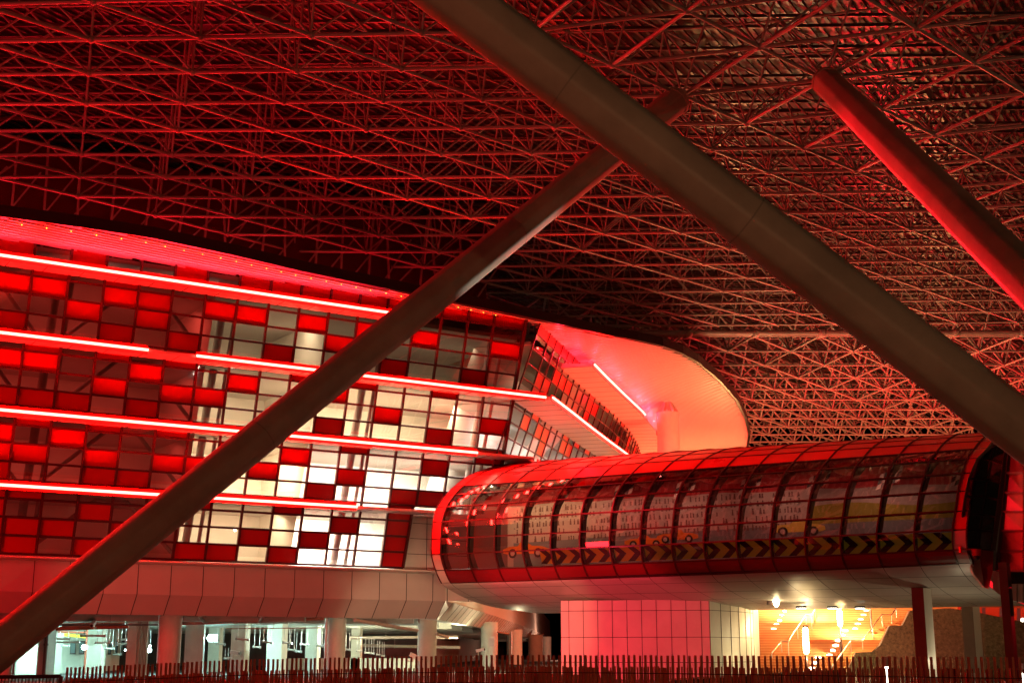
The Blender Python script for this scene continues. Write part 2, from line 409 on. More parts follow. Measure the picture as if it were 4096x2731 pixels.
for r in range(4,18):
    for i in range(len(vs)-1): m2.bar(k2(vs[i],ZR[r],.015),k2(vs[i+1],ZR[r],.015),.08,.08,up=knorm(kpt(vs[i])[1]))
m2.build('curved_mullion_grid',M['mull'],B)
mb=MB(); [mb.poly(q) for q in rr]; mb.build('curved_red_panels',M['red'],B,kind='stuff')
mb=MB(); [mb.poly(q) for q in gg]; mb.build('curved_glass_panes',M['pane'],B,kind='stuff')
# interior behind the curved facade
iw=MB()
for i in range(len(vs)-1):
    for a,b in ((8,30),): iw.quad(k2(vs[i],a,-4),k2(vs[i+1],a,-4),k2(vs[i+1],22.3,-4),k2(vs[i],22.3,-4))
iw.build('curved_interior_wall',M['cream'],B)
for t in (7.75,11.65,15.6):
    z_=zt(t); fl=MB()
    for i in range(len(vs)-1):
        bt=[k2(vs[i],z_-.2,-.15),k2(vs[i+1],z_-.2,-.15),k2(vs[i+1],z_-.2,-4.2),k2(vs[i],z_-.2,-4.2)]
        fl.hexa(bt,[p+Vector((0,0,.2)) for p in bt])
    fl.build('curved_floor_slab',M['slab'],B)
def cledge(tin,v0,v1,wid,strips,step=1.9):
    z_=zt(tin); mb=MB(); jm=MB(); up=Vector((0,0,1)); n=int((v1-v0)/step)
    for i in range(n):
        a=v0+(v1-v0)*i/n; b=v0+(v1-v0)*(i+1)/n
        bt=[k2(a,z_,-.1),k2(b,z_,-.1),k2(b,z_,wid),k2(a,z_,wid)]
        mb.hexa(bt,[bt[0]+up*.34,bt[1]+up*.34,bt[2]+up*.16,bt[3]+up*.16])
        jm.bar(k2(a,z_-.004,-.05),k2(a,z_-.004,wid-.05),.03,.015)
    addm(mb,jm); L=mb.build('ledge',[M['soffit'],M['joint']],B)
    for a,b in strips:
        n=int((b-a)/1.5); nb=MB(); fb=MB()
        for i in range(n):
            p=k2(a+(b-a)*i/n,z_+.16,wid+.14); q=k2(a+(b-a)*(i+1)/n,z_+.16,wid+.14); nb.tube(p,q,.07,8)
            p=k2(a+(b-a)*i/n,z_+.15,wid+.02); q=k2(a+(b-a)*(i+1)/n,z_+.15,wid+.02); fb.bar(p,q,.04,.4)
        nb.build('light_strip',M['neon'],L,smooth=True); fb.build('strip_halo_plate',M['redplate'],L)  # same added halo plate along the curved strip
cledge(11.55,.2,70,2.3,[(.4,70)])
cledge(15.45,8.0,75,2.2,[(8.2,29.5),(39,75)])
cledge(7.60,.2,60,2.0,[(3.0,7.0)])
for v in (8,18,28,40): 
    lamp('curved_room_light','AREA',k2(v,zt(11.2),-2),330,(.95,1,1),size=6,sizey=1,to=k2(v,zt(7),-2.6))
for v in (12,30,48): lamp('curved_upper_light','AREA',k2(v,zt(15.2),-2),60,CR,size=6,sizey=1,to=k2(v,zt(12),-2.6))
# ---- canopy soffit
ZC=22.4
out_px=[(-250,820),(0,867),(300,907),(600,952),(900,1015),(1200,1085),(1500,1146),(1800,1205),(2050,1256),(2250,1300),(2400,1335),(2540,1360),(2640,1382),(2720,1412),(2780,1445),(2870,1520),(2940,1600),(2975,1670),(2990,1730),(2985,1778),(2965,1815)]
out=[atz(x,y,ZC) for x,y in out_px]
inn_=[bs(s,(ZC-P0.z)*math.tan(LE)-.1,ZC) for s in (-12,SC)]+[k2(v,ZC,-.3) for v in (3,10,17,24,31,38,46,54,62,70,78)]
cn=MB(); poly=out+inn_[::-1]
for p in poly: p.z=ZC
cn.hexa(poly,[p+Vector((0,0,.55)) for p in poly])
CN=cn.build('canopy_soffit',M['soffit'],B)
# corrugation ribs parallel to the facade: long thin battens following plan direction
from bisect import bisect
def inside(p,pl):
    c=False; j=len(pl)-1
    for i in range(len(pl)):
        if (pl[i].y>p.y)!=(pl[j].y>p.y) and p.x<(pl[j].x-pl[i].x)*(p.y-pl[i].y)/(pl[j].y-pl[i].y)+pl[i].x: c=not c
        j=i
    return c
rb=MB(); dr=(out[8]-out[3]).normalized(); dr.z=0; dr.normalize(); pn=Vector((dr.y,-dr.x,0)); o0=out[5].copy()
lo=min((p-o0)@pn for p in poly) if False else min((p-o0).dot(pn) for p in poly); hi=max((p-o0).dot(pn) for p in poly)
y=lo+.1
while y<hi:
    # intersect the line with polygon
    xs=[]
    for i in range(len(poly)):
        a=poly[i]-o0;b=poly[(i+1)%len(poly)]-o0; ya,yb=a.dot(pn),b.dot(pn)
        if (ya>y)!=(yb>y): f=(y-ya)/(yb-ya); xs.append(a.dot(dr)*(1-f)+b.dot(dr)*f)
    xs.sort()
    for a,b in zip(xs[::2],xs[1::2]):
        if b-a<1.5: continue
        p=o0+dr*a+pn*y; q=o0+dr*b+pn*y; p.z=q.z=ZC-.06; rb.bar(p,q,.16,.11)
    y+=.42
rb.build('soffit_rib',M['soffit'],CN)
eg=MB()
for a,b in zip(out,out[1:]): eg.bar(a+Vector((0,0,.25)),b+Vector((0,0,.25)),.5,.62)
eg.build('canopy_edge_gutter',M['deck'],CN)
dots=MB()
for a,b in zip(out[1:9],out[2:9]):
    n=int((b-a).length/.95)
    for i in range(n):
        for k_o in (.45,):
            p=a.lerp(b,(i+(.5 if k_o>.5 else 0))/n)-Vector((0,0,.14))-pn*k_o; dots.ball(p,.03,6,4)
dots.build('edge_glint',M['neonsoft'],CN,kind='stuff')  # glowing dots stand in for yellow lamp reflections in the soffit
# dark parapet over the canopy
pp=MB(); q=[bs(-20,-3,ZC+.55),bs(SC+2,-3,ZC+.55),bs(SC+2,-3,31),bs(-20,-3,31)]; pp.hexa(q,[p-N*.3 for p in q]); pp.build('parapet_wall',M['maroon'],B)
pr=MB()
for i in range(22):
    s=-10+i*1.9
    pr.bar(bs(s,-2.5,ZC+.6),bs(s+random.uniform(-1,1),-2.5,31),.12,.12,up=N); pr.bar(bs(s,-2.6,ZC+.8+random.random()*2),bs(s+3.4,-2.6,29),.1,.1,up=N)
pr.build('parapet_frame',M['steel'],B)

# canopy column
cp=atz(2670,1610,ZC-.1); cb=MB(); cb.tube((cp.x,cp.y,0),(cp.x,cp.y,ZC-1.1),.95,20); 
CC=root('canopy_column',(cp.x,cp.y,0),'tall pale round column under the far red lobe of the canopy','column')
cb.build('shaft',M['clad2'],CC,smooth=True)
cb=MB(); cb.tube((cp.x,cp.y,ZC-1.1),(cp.x,cp.y,ZC-1.0),1.02,20); cb.tube((cp.x,cp.y,ZC-1.0),(cp.x,cp.y,ZC-.02),.32,10)
for i in range(6):
    a=i*PI/3; cb.bar((cp.x+.8*math.cos(a),cp.y+.8*math.sin(a),ZC-1.0),(cp.x+.25*math.cos(a),cp.y+.25*math.sin(a),ZC-.1),.06,.3)
cb.build('column_head',M['clad2'],CC)

# ================================================================ SPACE FRAME ROOF
def space_frame(name,label,nodes_fn,irange,jrange,zl,zu,keep,rch,rweb,rball,thick_j=None,top=None):
    R=root(name,(0,60,zl),label,'roof')
    lower={};upper={}
    for i in irange:
        for j in jrange:
            p=nodes_fn(i,j)
            if keep(p): lower[(i,j)]=Vector((p.x,p.y,zl+.0*p.x))
            c=(nodes_fn(i,j)+nodes_fn(i+1,j)+nodes_fn(i,j+1)+nodes_fn(i+1,j+1))/4
            if keep(c): upper[(i,j)]=Vector((c.x,c.y,zu))
    ch=[];wb=[]
    for (i,j),p in lower.items():
        for di,dj in ((1,0),(0,1),(1,-1)):
            q=lower.get((i+di,j+dj))
            if q is None or (dj==-1 and j<1): continue
            r=rch
            if thick_j and di==1 and dj==0 and j>=thick_j: r=rch*1.9
            elif thick_j and j>=thick_j: r=rch*1.35
            ch.append((p,q,r))
    for (i,j),p in upper.items():
        for di,dj in ((1,0),(0,1)):
            q=upper.get((i+di,j+dj))
            if q: ch.append((p,q,rch*.62))
        for di,dj in ((0,0),(1,0),(0,1),(1,1)):
            q=lower.get((i+di,j+dj))
            if q: wb.append((p,q,rweb*(1.5 if thick_j and j>=thick_j-1 else 1)))
    for lst,nm,sides in ((ch,'chord_tube',10),(wb,'web_tube',8)):
        lst.sort(key=lambda m:-(m[2]*(m[1]-m[0]).length*size_of((m[0]+m[1])/2)**2 if inview((m[0]+m[1])/2) else 0))
        rest=MB()
        for n,(a,b,r) in enumerate(lst):
            mb=MB() if n<100 else rest
            d=(b-a).normalized(); gap=rball*.55
            mb.tube(a+d*gap,b-d*gap,r,sides,caps=False)
            if r>.07: mb.tube(a+d*gap*.5,a+d*(gap+.28),r*.7,sides,r2=r,caps=False); mb.tube(b-d*(gap+.28),b-d*gap*.5,r,sides,r2=r*.7,caps=False)
            if n<100: mb.build(nm,M['steel'],R,smooth=True)
        rest.build(nm+'_field',M['steel'],R,smooth=True,kind='stuff')
    nd=MB(); allp=list(lower.values())+list(upper.values()); allp.sort(key=lambda p:-(size_of(p) if inview(p) else 0))
    for n,p in enumerate(allp):
        mb=MB() if n<100 else nd
        mb.ball(p,rball*(1.5 if (p.x>7 and thick_j and p.z<zu) else 1),8,6)
        if n<100: mb.build('node_ball',M['steel'],R,smooth=True)
    nd.build('node_ball_field',M['steel'],R,smooth=True,kind='stuff')
    return R
O=Vector((8.02,58.85,0)); a1=Vector((3.56,3.38,0)); a2=Vector((4.72,-.22,0)); b2=Vector((6.24,-1.82,0))
def nfn(i,j):
    p=O+a1*i+(a2*j if j<=0 else b2*j)
    f=max(0,min(1,(2-p.x)/26)); p=p+Vector((0,-1.3*f*f*max(-.3,min(1.2,(p.y-52)/21)),0))
    return p
ZL,ZU=27.0,31.2
E0=Vector((-24.2,73.4,0)); ed=Vector((3.55,3.45,0)).normalized()
def keep1(p):
    if p.y<34 or p.y>106: return False
    v=p-E0; side=v.x*ed.y-v.y*ed.x   # positive = right/near of the edge line
    return side>-.9 and p.x>-42 and p.x<72
R1=space_frame('space_frame_roof','vast near space frame roof of crossing steel tubes glowing red over the whole scene',nfn,range(-14,26),range(-20,13),ZL,ZU,keep1,.088,.052,.17,thick_j=0)
# thick edge chord at Y=105
f1=Vector((4.2,5.7,0)); f2=Vector((5.4,0,0)); O2=Vector((14.29,106.6,0))
def keep2(p): return 106<p.y<178 and -6<p.x<86
R2=space_frame('far_space_frame_roof','farther lower-lit stretch of space frame roof, salmon and cream, beyond the thick red edge chord',lambda i,j:O2+f1*i+f2*j,range(-1,14),range(-14,16),26.6,31.0,keep2,.10,.10,.2)
ec=MB()
for i in range(-2,12): ec.tube((14.29+5.4*i+.2,105.5,26.6),(14.29+5.4*(i+1)-.2,105.5,26.6),.24,12); ec.ball((14.29+5.4*i,105.5,26.6),.38,10,7)
ec.build('edge_chord',M['steel'],R2,smooth=True)
# purlins and louvre slats on top
def decked(R,x0,x1,y0,y1,zp,keepf):
    pu=MB(); sl=MB(); dk=MB()
    y=y0
    while y<y1:
        for dz in (0,.55): pu.bar((x0,y+(.10*(x0)*-1)*.0,zp+dz),(x1,y-3,zp+dz),.14,.16)
        y+=3.55
    d=Vector((.50,.866,0)); n=Vector((d.y,-d.x,0)); step=.52
    L=(Vector((x1,y0,0))-Vector((x0,y1,0))).length
    c=Vector(((x0+x1)/2,(y0+y1)/2,0)); k=-int(L/2/step)
    while k<L/2/step:
        o=c+n*(k*step)
        # clip the slat line to the rectangle
        t0,t1=-1e9,1e9
        for ax,(lo_,hi_) in ((0,(x0,x1)),(1,(y0,y1))):
            a=(lo_-o[ax])/d[ax]; b=(hi_-o[ax])/d[ax]; t0=max(t0,min(a,b)); t1=min(t1,max(a,b))
        if t1-t0>2:
            t=t0
            while t<t1:
                e=min(t1,t+7.1)
                if random.random()<.93: 
                    p=o+d*t; q=o+d*(e-.15); p.z=q.z=zp+.85+random.uniform(-.03,.03); sl.bar(p,q,.16,.10)
                t=e
        k+=1
    pu.build('purlin',M['slat'],R,kind='stuff'); sl.build('louvre_slat',M['slat'],R,kind='stuff')
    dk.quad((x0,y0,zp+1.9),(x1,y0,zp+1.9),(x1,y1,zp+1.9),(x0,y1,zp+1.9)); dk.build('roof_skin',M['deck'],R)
decked(R1,-42,72,34,108,ZU+.35,None); decked(R2,-6,86,108.5,180,31.4,None)

# ================================================================ STRUTS
def strut(name,label,p,q,r0,r1,n=8,seams=(.3,.6),head=True,rot=0):
    p=Vector(p);q=Vector(q); R=root(name,p,label,'column','big diagonal steel struts')
    d=(q-p).normalized(); L=(q-p).length
    x=d.cross(Vector((0,0,1))).normalized(); y=d.cross(x)
    def ring(c,r,m=48): 
        out=[]
        for i in range(m):
            a=2*PI*i/m+rot; 
            # rounded octagon
            oct_=math.cos(PI/8)/math.cos(((a-rot+PI/8)%(PI/4))-PI/8); rr_=r*(.62*oct_*1.03+.38)
            out.append(c+x*(rr_*math.cos(a))+y*(rr_*math.sin(a)))
        return out
    mb=MB(); mb.hexa(ring(p,r0),ring(q,r1)); mb.build('shaft',M['strut'],R,smooth=True)
    for s in seams:
        c=p.lerp(q,s); rr_=r0+(r1-r0)*s; mb=MB(); mb.hexa(ring(c-d*.02,rr_*1.006),ring(c+d*.02,rr_*1.006)); mb.build('weld_seam',M['seam'],R)
    if head:
        mb=MB(); mb.hexa(ring(q-d*.05,r1*1.06),ring(q+d*.18,r1*1.06)); mb.hexa(ring(q+d*.18,r1*.8),ring(q+d*.55,r1*.35)); mb.build('head_flange',M['strut'],R,smooth=True)
    return R
# A: crosses the whole picture
A0=atd(1835-300,-10-330*.0-225,30.5); 
pa=atd(1822,0,30.5); pb=atd(4096,1722,31.0); da=(pb-pa)
strut('diagonal_strut','nearest olive brown faceted strut running from top centre down to the right edge',pb+da*.75,pa-da*.75,.645,.645,seams=(.497,.622,.75),head=False,rot=.12)
tB=Vector((8.02,58.85,27)); bB=atd(0,2588,43); dB=(bB-tB)
strut('diagonal_strut','reddish brown strut rising from lower left across the glowing facade',bB+dB*.04,tB-(tB-bB).normalized()*.6,.655,.655,seams=(.33,.7),rot=.2)
tC=Vector((14.26,57.03,27)); bC=atd(4096,1107,37.5); dC=(bC-tC)
strut('diagonal_strut','strut in the upper right corner with a bright red lit lower edge',bC+dC*.55,tC-(tC-bC).normalized()*.7,.655,.655,seams=(.5,),rot=.1)

# ================================================================ TUBE BRIDGE
TA=math.radians(120); TD=Vector((math.sin(TA),math.cos(TA),0)); TN=Vector((TD.y,-TD.x,0))
Q0=aty(1200+947*1400/2352,1800+650*1400/2352,79.45); Q0.z=0
PRO=[((-11,13.8),(-15,13.9)),((-8.07,13.34),(-12.5,13.7)),((-6,12.81),(-10.3,13.2)),((-4.19,12.23),(-8.4,12.65)),((-2.46,11.36),(-6.56,11.99)),
 ((-1.46,10.72),(-4.49,11.22)),((-.56,9.92),(-3.1,10.31)),((-.1,9),(-1.71,9.26)),((0,8),(-.75,8.2)),((0,7.1),(.17,7.22)),((-.48,6.2),(.29,6.27)),
 ((-1.14,5.5),(-.5,5.67)),((-1.9,5.18),(-2.0,5.15)),((-3.6,4.75),(-4.2,4.75)),((-5.6,4.42),(-6.6,4.45)),((-7.8,4.22),(-9,4.28)),((-10.5,4.12),(-12,4.18)),((-14,4.15),(-16,4.2)),
 ((-19,6),(-23,6)),((-21,9),(-25,9)),((-18,12.5),(-22,12.6)),((-14.5,13.6),(-18.5,13.8))]
TLn=29.3
def tp(u,lv,ins=0):
    """point on the bridge shell: u along, lv profile level (float), ins inward offset"""
    lv=lv%len(PRO); i=int(lv); f=lv-i
    def P(i):
        (a0,z0),(a1_,z1)=PRO[i%len(PRO)]; k=max(0,u/TLn)**2.0; return Vector((a0+(a1_-a0)*k, z0+(z1-z0)*k))
    # catmull-rom for a round section
    p0,p1,p2,p3=P(i-1),P(i),P(i+1),P(i+2)
    c=p1+(p2-p0)*(.5*f)+(p0*2-p1*5+p2*4-p3)*(.5*f*f)+(p1*3-p0-p2*3+p3)*(.5*f*f*f) if 0<f else p1
    if ins:
        t=(P(i+1)-P(i)).normalized(); nrm2=Vector((t.y,-t.x)); c=c+nrm2*ins   # inward
    return Q0+TD*u+TN*c.x+Vector((0,0,c.y))
T=root('glazed_tube_bridge',Q0,'raised tube shaped glass footbridge with a shiny red top and chevrons along its floor','bridge')
NB=16; BL=TLn/NB
def shell(u0,u1,l0,l1,sub=3,off=0):
    mb=MB()
    n=max(1,int(round((l1-l0)*sub)))
    for i in range(n):
        a=l0+(l1-l0)*i/n; b=l0+(l1-l0)*(i+1)/n
        mb.quad(tp(u0,b,off),tp(u1,b,off),tp(u1,a,off),tp(u0,a,off))
    return mb
def add(mb,o): n=len(mb.v); mb.v+=o.v; mb.f+=[tuple(i+n for i in f) for f in o.f]; mb.mi+=o.mi
gap=.035
for b in range(NB):
    u0,u1=b*BL+gap,(b+1)*BL-gap
    for l in (0,1,2,3): 
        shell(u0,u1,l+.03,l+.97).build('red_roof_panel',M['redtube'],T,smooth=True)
    shell(u0,u1,4.03,4.97).build('tinted_pane',M['tubepane2'] if b>3 else M['tubepane'],T,smooth=True)
    for l in (5,6,7,8,9): shell(u0,u1,l+.03,l+.97).build('glass_pane',M['tubepane'],T,smooth=True)
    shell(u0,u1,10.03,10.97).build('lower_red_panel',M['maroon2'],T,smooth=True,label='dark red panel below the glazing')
cl=MB()
for b in range(-1,NB+1):
    u0,u1=b*BL+.015,(b+1)*BL-.015
    if b==-1: u0=-.65
    if b==NB: u1=TLn+.65
    for l in range(11,17): add(cl,shell(u0,u1,l+.015,l+.985))
    
    add(cl,shell(u0,u1,17,22,sub=2))
cl.build('underside_cladding',M['clad'],T,smooth=True)
bk=MB(); add(bk,shell(-.6,TLn+.6,11,17,sub=3,off=.05)); bk.build('underside_backing',M['joint'],T)
for (u0,u1) in ((-.65,-gap),(TLn+gap,TLn+.65)):
    for l in range(0,11): shell(u0,u1,l+.03,l+.97).build('end_ring_panel',M['redtube'] if l<9 else M['clad'],T,smooth=True)
# end rims (thickness)
for u,sg in ((-.65,-1),(TLn+.65,1)):
    rm=MB()
    for i in range(0,17*3):
        a=i/3;b=(i+1)/3; rm.quad(tp(u,a),tp(u,b),tp(u,b,.35),tp(u,a,.35)); rm.quad(tp(u,a,.35),tp(u,b,.35),tp(u-sg*.6,b,.35),tp(u-sg*.6,a,.35))
    rm.build('end_rim',M['dark'],T)
# glazing grid
gr=MB()
def curve_bar(u,l0,l1,w_,h,ins,mb,sub=3):
    n=int((l1-l0)*sub)
    for i in range(n):
        a=l0+(l1-l0)*i/n;b=l0+(l1-l0)*(i+1)/n
        p=[tp(u-w_/2,a,ins),tp(u+w_/2,a,ins),tp(u+w_/2,a,ins+h),tp(u-w_/2,a,ins+h)]
        q=[tp(u-w_/2,b,ins),tp(u+w_/2,b,ins),tp(u+w_/2,b,ins+h),tp(u-w_/2,b,ins+h)]
        mb.hexa(p,q)
for b in range(NB+1): curve_bar(b*BL,0,11,.075,.12,-.045,gr)
curve_bar(TLn+.65,0,11,.07,.1,-.03,gr); curve_bar(-.65,0,11,.07,.1,-.03,gr)
for l in range(0,12):
    n=NB*2
    for i in range(n):
        u0,u1=i*TLn/n,(i+1)*TLn/n
        p=[tp(u0,l-.035,-.03),tp(u0,l+.035,-.03),tp(u0,l+.035,.06),tp(u0,l-.035,.06)]
        q=[tp(u1,l-.035,-.03),tp(u1,l+.035,-.03),tp(u1,l+.035,.06),tp(u1,l-.035,.06)]
        gr.hexa(p,q)
gr.build('glazing_bars',M['mull'],T)
for b in range(NB+1):
    mb=MB(); curve_bar(b*BL+.03,4.2,10.6,.10,.42,.14,mb); mb.build('steel_rib',M['dark'],T)
# inside: floor, mural, chevron board
fl=MB()
def ti(u,a,z): return Q0+TD*u+TN*a+Vector((0,0,z))
fl.quad(ti(0,-.8,6.05),ti(TLn,-.2,6.05),ti(TLn,-16,6.05),ti(0,-12,6.05)); fl.build('walkway_floor',M['slab'],T)
def ma(u): return -3.3-4.4*(u/TLn)**2       # mural wall set back inside the tube
def mural_pt(u,z,o=0): return ti(u,ma(u)+o,z)
def strip(poly_fn,u0,u1,m,name,o,seg=24,par=None,label=None):
    mb=MB()
    for i in range(seg):
        a=u0+(u1-u0)*i/seg;b=u0+(u1-u0)*(i+1)/seg
        (za0,za1),(zb0,zb1)=poly_fn(a),poly_fn(b); mb.quad(mural_pt(a,za0,o),mural_pt(b,zb0,o),mural_pt(b,zb1,o),mural_pt(a,za1,o))
    return mb.build(name,m,par,label=label)
MU=strip(lambda u:(6.05,11.1+.5*u/TLn),0,TLn,M['mwhite'],'race_mural',0,par=T)
strip(lambda u:(6.06,7.75+.028*u),3,TLn,M['mgrey'],'painted_track',.012,par=MU)
strip(lambda u:(7.75+.028*u,9.35+.12*math.sin(u*.9)),20.5,TLn,M['mgreen'],'painted_hill',.006,par=MU)
strip(lambda u:(10.05+.05*math.sin(u*1.3)+.01*u,11.05+.5*u/TLn),0,TLn,M['mred'],'painted_flags',.006,par=MU)
strip(lambda u:(6.05,9.9),0,2.6,M['mfig'],'dark_end_panel',.02,seg=3,par=MU)
# crowd tiers: rows of small painted figures
cr=MB(); tiers=MB()
for k in range(5):
    z0=7.85+.44*k
    tiers.quad(mural_pt(3,z0-.05,.008),mural_pt(20,z0+.25,.008),mural_pt(20,z0+.30,.008),mural_pt(3,z0+.0,.008))
    u=3.2
    while u<20:
        if random.random()<.8:
            h=random.uniform(.2,.36); w_=random.uniform(.08,.16); zb=z0+.0+.3*(u-3)/17
            cr.quad(mural_pt(u,zb,.016),mural_pt(u+w_,zb,.016),mural_pt(u+w_*.8,zb+h*.7,.016),mural_pt(u+w_*.2,zb+h*.7,.016))
            cr.poly([mural_pt(u+w_*.5+.05*math.cos(a*PI/3),zb+h*.85+.055*math.sin(a*PI/3),.018) for a in range(6)])
        u+=random.uniform(.14,.34)
cr.build('painted_crowd',M['mfig'],MU); tiers.build('painted_tiers',M['mgrey'],MU)
def pcar(u,z,s,m,flip=1):
    body=[(-1.5,.25),(-1.45,.5),(-1.1,.62),(-.45,.66),(-.1,.9),(.35,.88),(.5,.66),(1.1,.64),(1.5,.5),(1.52,.28),(1.2,.2),(-1.2,.2)]
    mb=MB(); mb.m=0; mb.poly([mural_pt(u+flip*x*s,z+y*s,.03) for x,y in body][::flip])
    for x in (-.85,.85):
        mb.m=1; mb.poly([mural_pt(u+x*s+.28*s*math.cos(a*PI/6),z+.24*s+.28*s*math.sin(a*PI/6),.04) for a in range(12)])
        mb.m=2; mb.poly([mural_pt(u+x*s+.15*s*math.cos(a*PI/6),z+.24*s+.15*s*math.sin(a*PI/6),.05) for a in range(12)])
    mb.build('painted_car',[m,M['black'],M['mwhite']],MU)
def u_of(px):   # position along the mural that shows at a picture column
    r=ray(px,2100); best=min((abs((mural_pt(u*.1,8).x-0)/(mural_pt(u*.1,8).y)-r.x/r.y),u*.1) for u in range(294)); return best[1]
for px,z,s,m,fl_ in ((2100,7.0,1.0,M['mor'],-1),(2575,7.32,.8,M['mor'],-1),(2705,7.55,.8,M['mor'],1),(3195,7.75,.95,M['myel'],1)): pcar(u_of(px),z,s,m,fl_)
# chevron board just inside the lowest glazed row
cb=MB(); 
nseg=NB*2
def cq(u,f,o): return tp(u,9.04+.92*(1-f),o)
for i in range(7,nseg):
    u0=i*TLn/nseg;u1=(i+1)*TLn/nseg
    cb.m=0; cb.quad(cq(u0,0,.30),cq(u1,0,.30),cq(u1,1,.30),cq(u0,1,.30))
    h=(u1-u0)
    for (a,b) in ((0,.5),(.5,1)):
        sh=lambda f: u0+h*(.55*(1-abs(f-.5)*2))-.1
        cb.m=1; cb.quad(cq(sh(a),a,.285),cq(sh(a)+h*.46,a,.285),cq(sh(b)+h*.46,b,.285),cq(sh(b),b,.285))
cb.build('chevron_board',[M['yellow'],M['black']],T)
# chequered pennants and red ceiling bowls
ck=MB()
for b in (5,7,9,11,13,15):
    u0=b*BL+.5; a=-2.7-3.7*(u0/TLn)**2; 
    for i in range(5):
        for j in range(3):
            ck.m=(i+j)%2; x=u0+i*.26+j*.1; z_=9.95+.28*j+.09*i
            ck.quad(ti(x,a,z_),ti(x+.24,a,z_+.09),ti(x+.34,a,z_+.36),ti(x+.10,a,z_+.27))
ck.build('chequered_pennant',[M['mwhite'],M['black']],T)
for b in range(4,16):
    if b%2: continue
    u0=b*BL+.6; mb=MB(); mb.ball(ti(u0+.4,-2.75-3.5*(u0/TLn)**2,10.75+.55*u0/TLn),.8,16,8,sz=.45); mb.build('ceiling_bowl',M['redtube'],T,smooth=True)
for px,py in ((3125,1893),(3585,1893),(3780,1850),(2640,1905)):
    d0=aty(px,py,1.0); r=ray(px,py)
    # meet the ceiling plane inside the tube
    best=min(((ti(u*.1,-5.2-3.2*(u/293)**2,0).x/ti(u*.1,-5.2-3.2*(u/293)**2,0).y-r.x/r.y)**2,u*.1) for u in range(294))[1]
    pos=ti(best,-5.2-3.2*(best/TLn)**2,0); pos.z=1.6+r.z/r.y*pos.y
    mb=MB(); mb.ball(pos,.06,8,5); mb.build('ceiling_spotlight',M['spotl'],T)
for u,e in ((4,130),(7,90),(10,60),(14,60),(19.5,60),(25,70)):
    a=-1.6-3.3*(u/TLn)**2
    lamp('bridge_interior_light','AREA',ti(u,a,10.3),e,(1,.66,.34) if u<8 else (1,.46,.34),size=3.0,sizey=.3,to=ti(u,a-1.6,8)).rotation_euler.z+=0

# ================================================================ PIER
PR=root('bridge_pier',aty(2545,2700,80),'pink tiled pier with a rounded cream side under the tube bridge','pier')
pL=aty(2245,2600,80); pR=aty(2842,2600,78.0); pL.z=pR.z=0
fd=(pR-pL).normalized(); fn=Vector((fd.y,-fd.x,0))
pm=MB(); h=4.45
pm.quad(pL,pR,pR+Vector((0,0,h)),pL+Vector((0,0,h))); pm.quad(pL+Vector((0,0,0)),pL+Vector((0,0,h)),pL-fn*12+Vector((0,0,h)),pL-fn*12)

side=[]
for i in range(13):
    a=i/12; side.append(pR+fd*(2.0*(1-(1-a)**1.7))-fn*(7.5*a))
sm=MB()
for a,b in zip(side,side[1:]): sm.quad(a,b,b+Vector((0,0,h)),a+Vector((0,0,h)))
e_=side[-1]; sm.quad(e_,e_-fn*6,e_-fn*6+Vector((0,0,h)),e_+Vector((0,0,h))); sm.build('rounded_side',M['clad2'],PR,smooth=True)
jm=MB(); wd=(pR-pL).length
for i in range(1,11): p=pL+fd*(wd*(i-.45)/10.1)+fn*.004; jm.bar(p,p+Vector((0,0,h)),.03,.012,up=fn)
for z_ in (.95,2.35,3.85):
    jm.bar(pL+fn*.004+Vector((0,0,z_)),pR+fn*.004+Vector((0,0,z_)),.012,.03)
    for a,b in zip(side,side[1:]): jm.bar(a+fn*.006+fd*.004+Vector((0,0,z_)),b+fn*.006+fd*.004+Vector((0,0,z_)),.012,.025)
for a in side[::2]: jm.bar(a+fd*.008+fn*.006,a+fd*.008+fn*.006+Vector((0,0,h)),.025,.012,up=fn)
addm(pm,jm); pm.build('front_panel',[M['clad2'],M['joint']],PR)

# ================================================================ RIGHT VESTIBULE
V=root('bridge_end_building',aty(4000,2290,65),'dark glass vestibule with red panels joining the right end of the tube bridge','building')
k_=396/731
def vp(x,y,Y): return aty(3700+x*k_,1650+y*k_,Y)
Ecols=[([(500,235),(390,340),(335,450),(305,580),(280,740),(280,870),(300,1000)],65.0),
 ([(520,240),(475,395),(455,560),(435,690),(420,720),(405,860),(390,1000)],66.2),([(600,285),(590,450),(572,590),(550,730),(538,800),(525,880),(500,1015)],64.8)]
def colpts(ci,lvl):
    pts,Y=Ecols[ci]; y0,y1=pts[0][1],pts[-1][1]; y=y0+(y1-y0)*lvl
    for a,b in zip(pts,pts[1:]):
        if a[1]<=y<=b[1]+.01: f=(y-a[1])/(b[1]-a[1]); return vp(a[0]+(b[0]-a[0])*f,y,Y)
    return vp(*pts[-1],Y)
lv=[0,.14,.33,.5,.67,.82,1]
vb=MB()
for c in (0,1):
    for a,b in zip(lv,lv[1:]):
        mb=MB(); mb.quad(colpts(c,b),colpts(c+1,b),colpts(c+1,a),colpts(c,a)); mb.build('dark_pane',M['darkpane'],V)
        vb.bar(colpts(c,b),colpts(c+1,b),.09,.09)
for c in (0,1,2):
    for a,b in zip(lv,lv[1:]): vb.bar(colpts(c,a),colpts(c,b),.10,.12)
rows=[150,300,445,590,730,870,1020,1165]
def rx(i,y):   # edges of the red wall, columns fan slightly
    return [530+(1160-y)*.105, 735-(y-450)*-.005, 960][i]
Yr=[64.6,63.4,60.5]
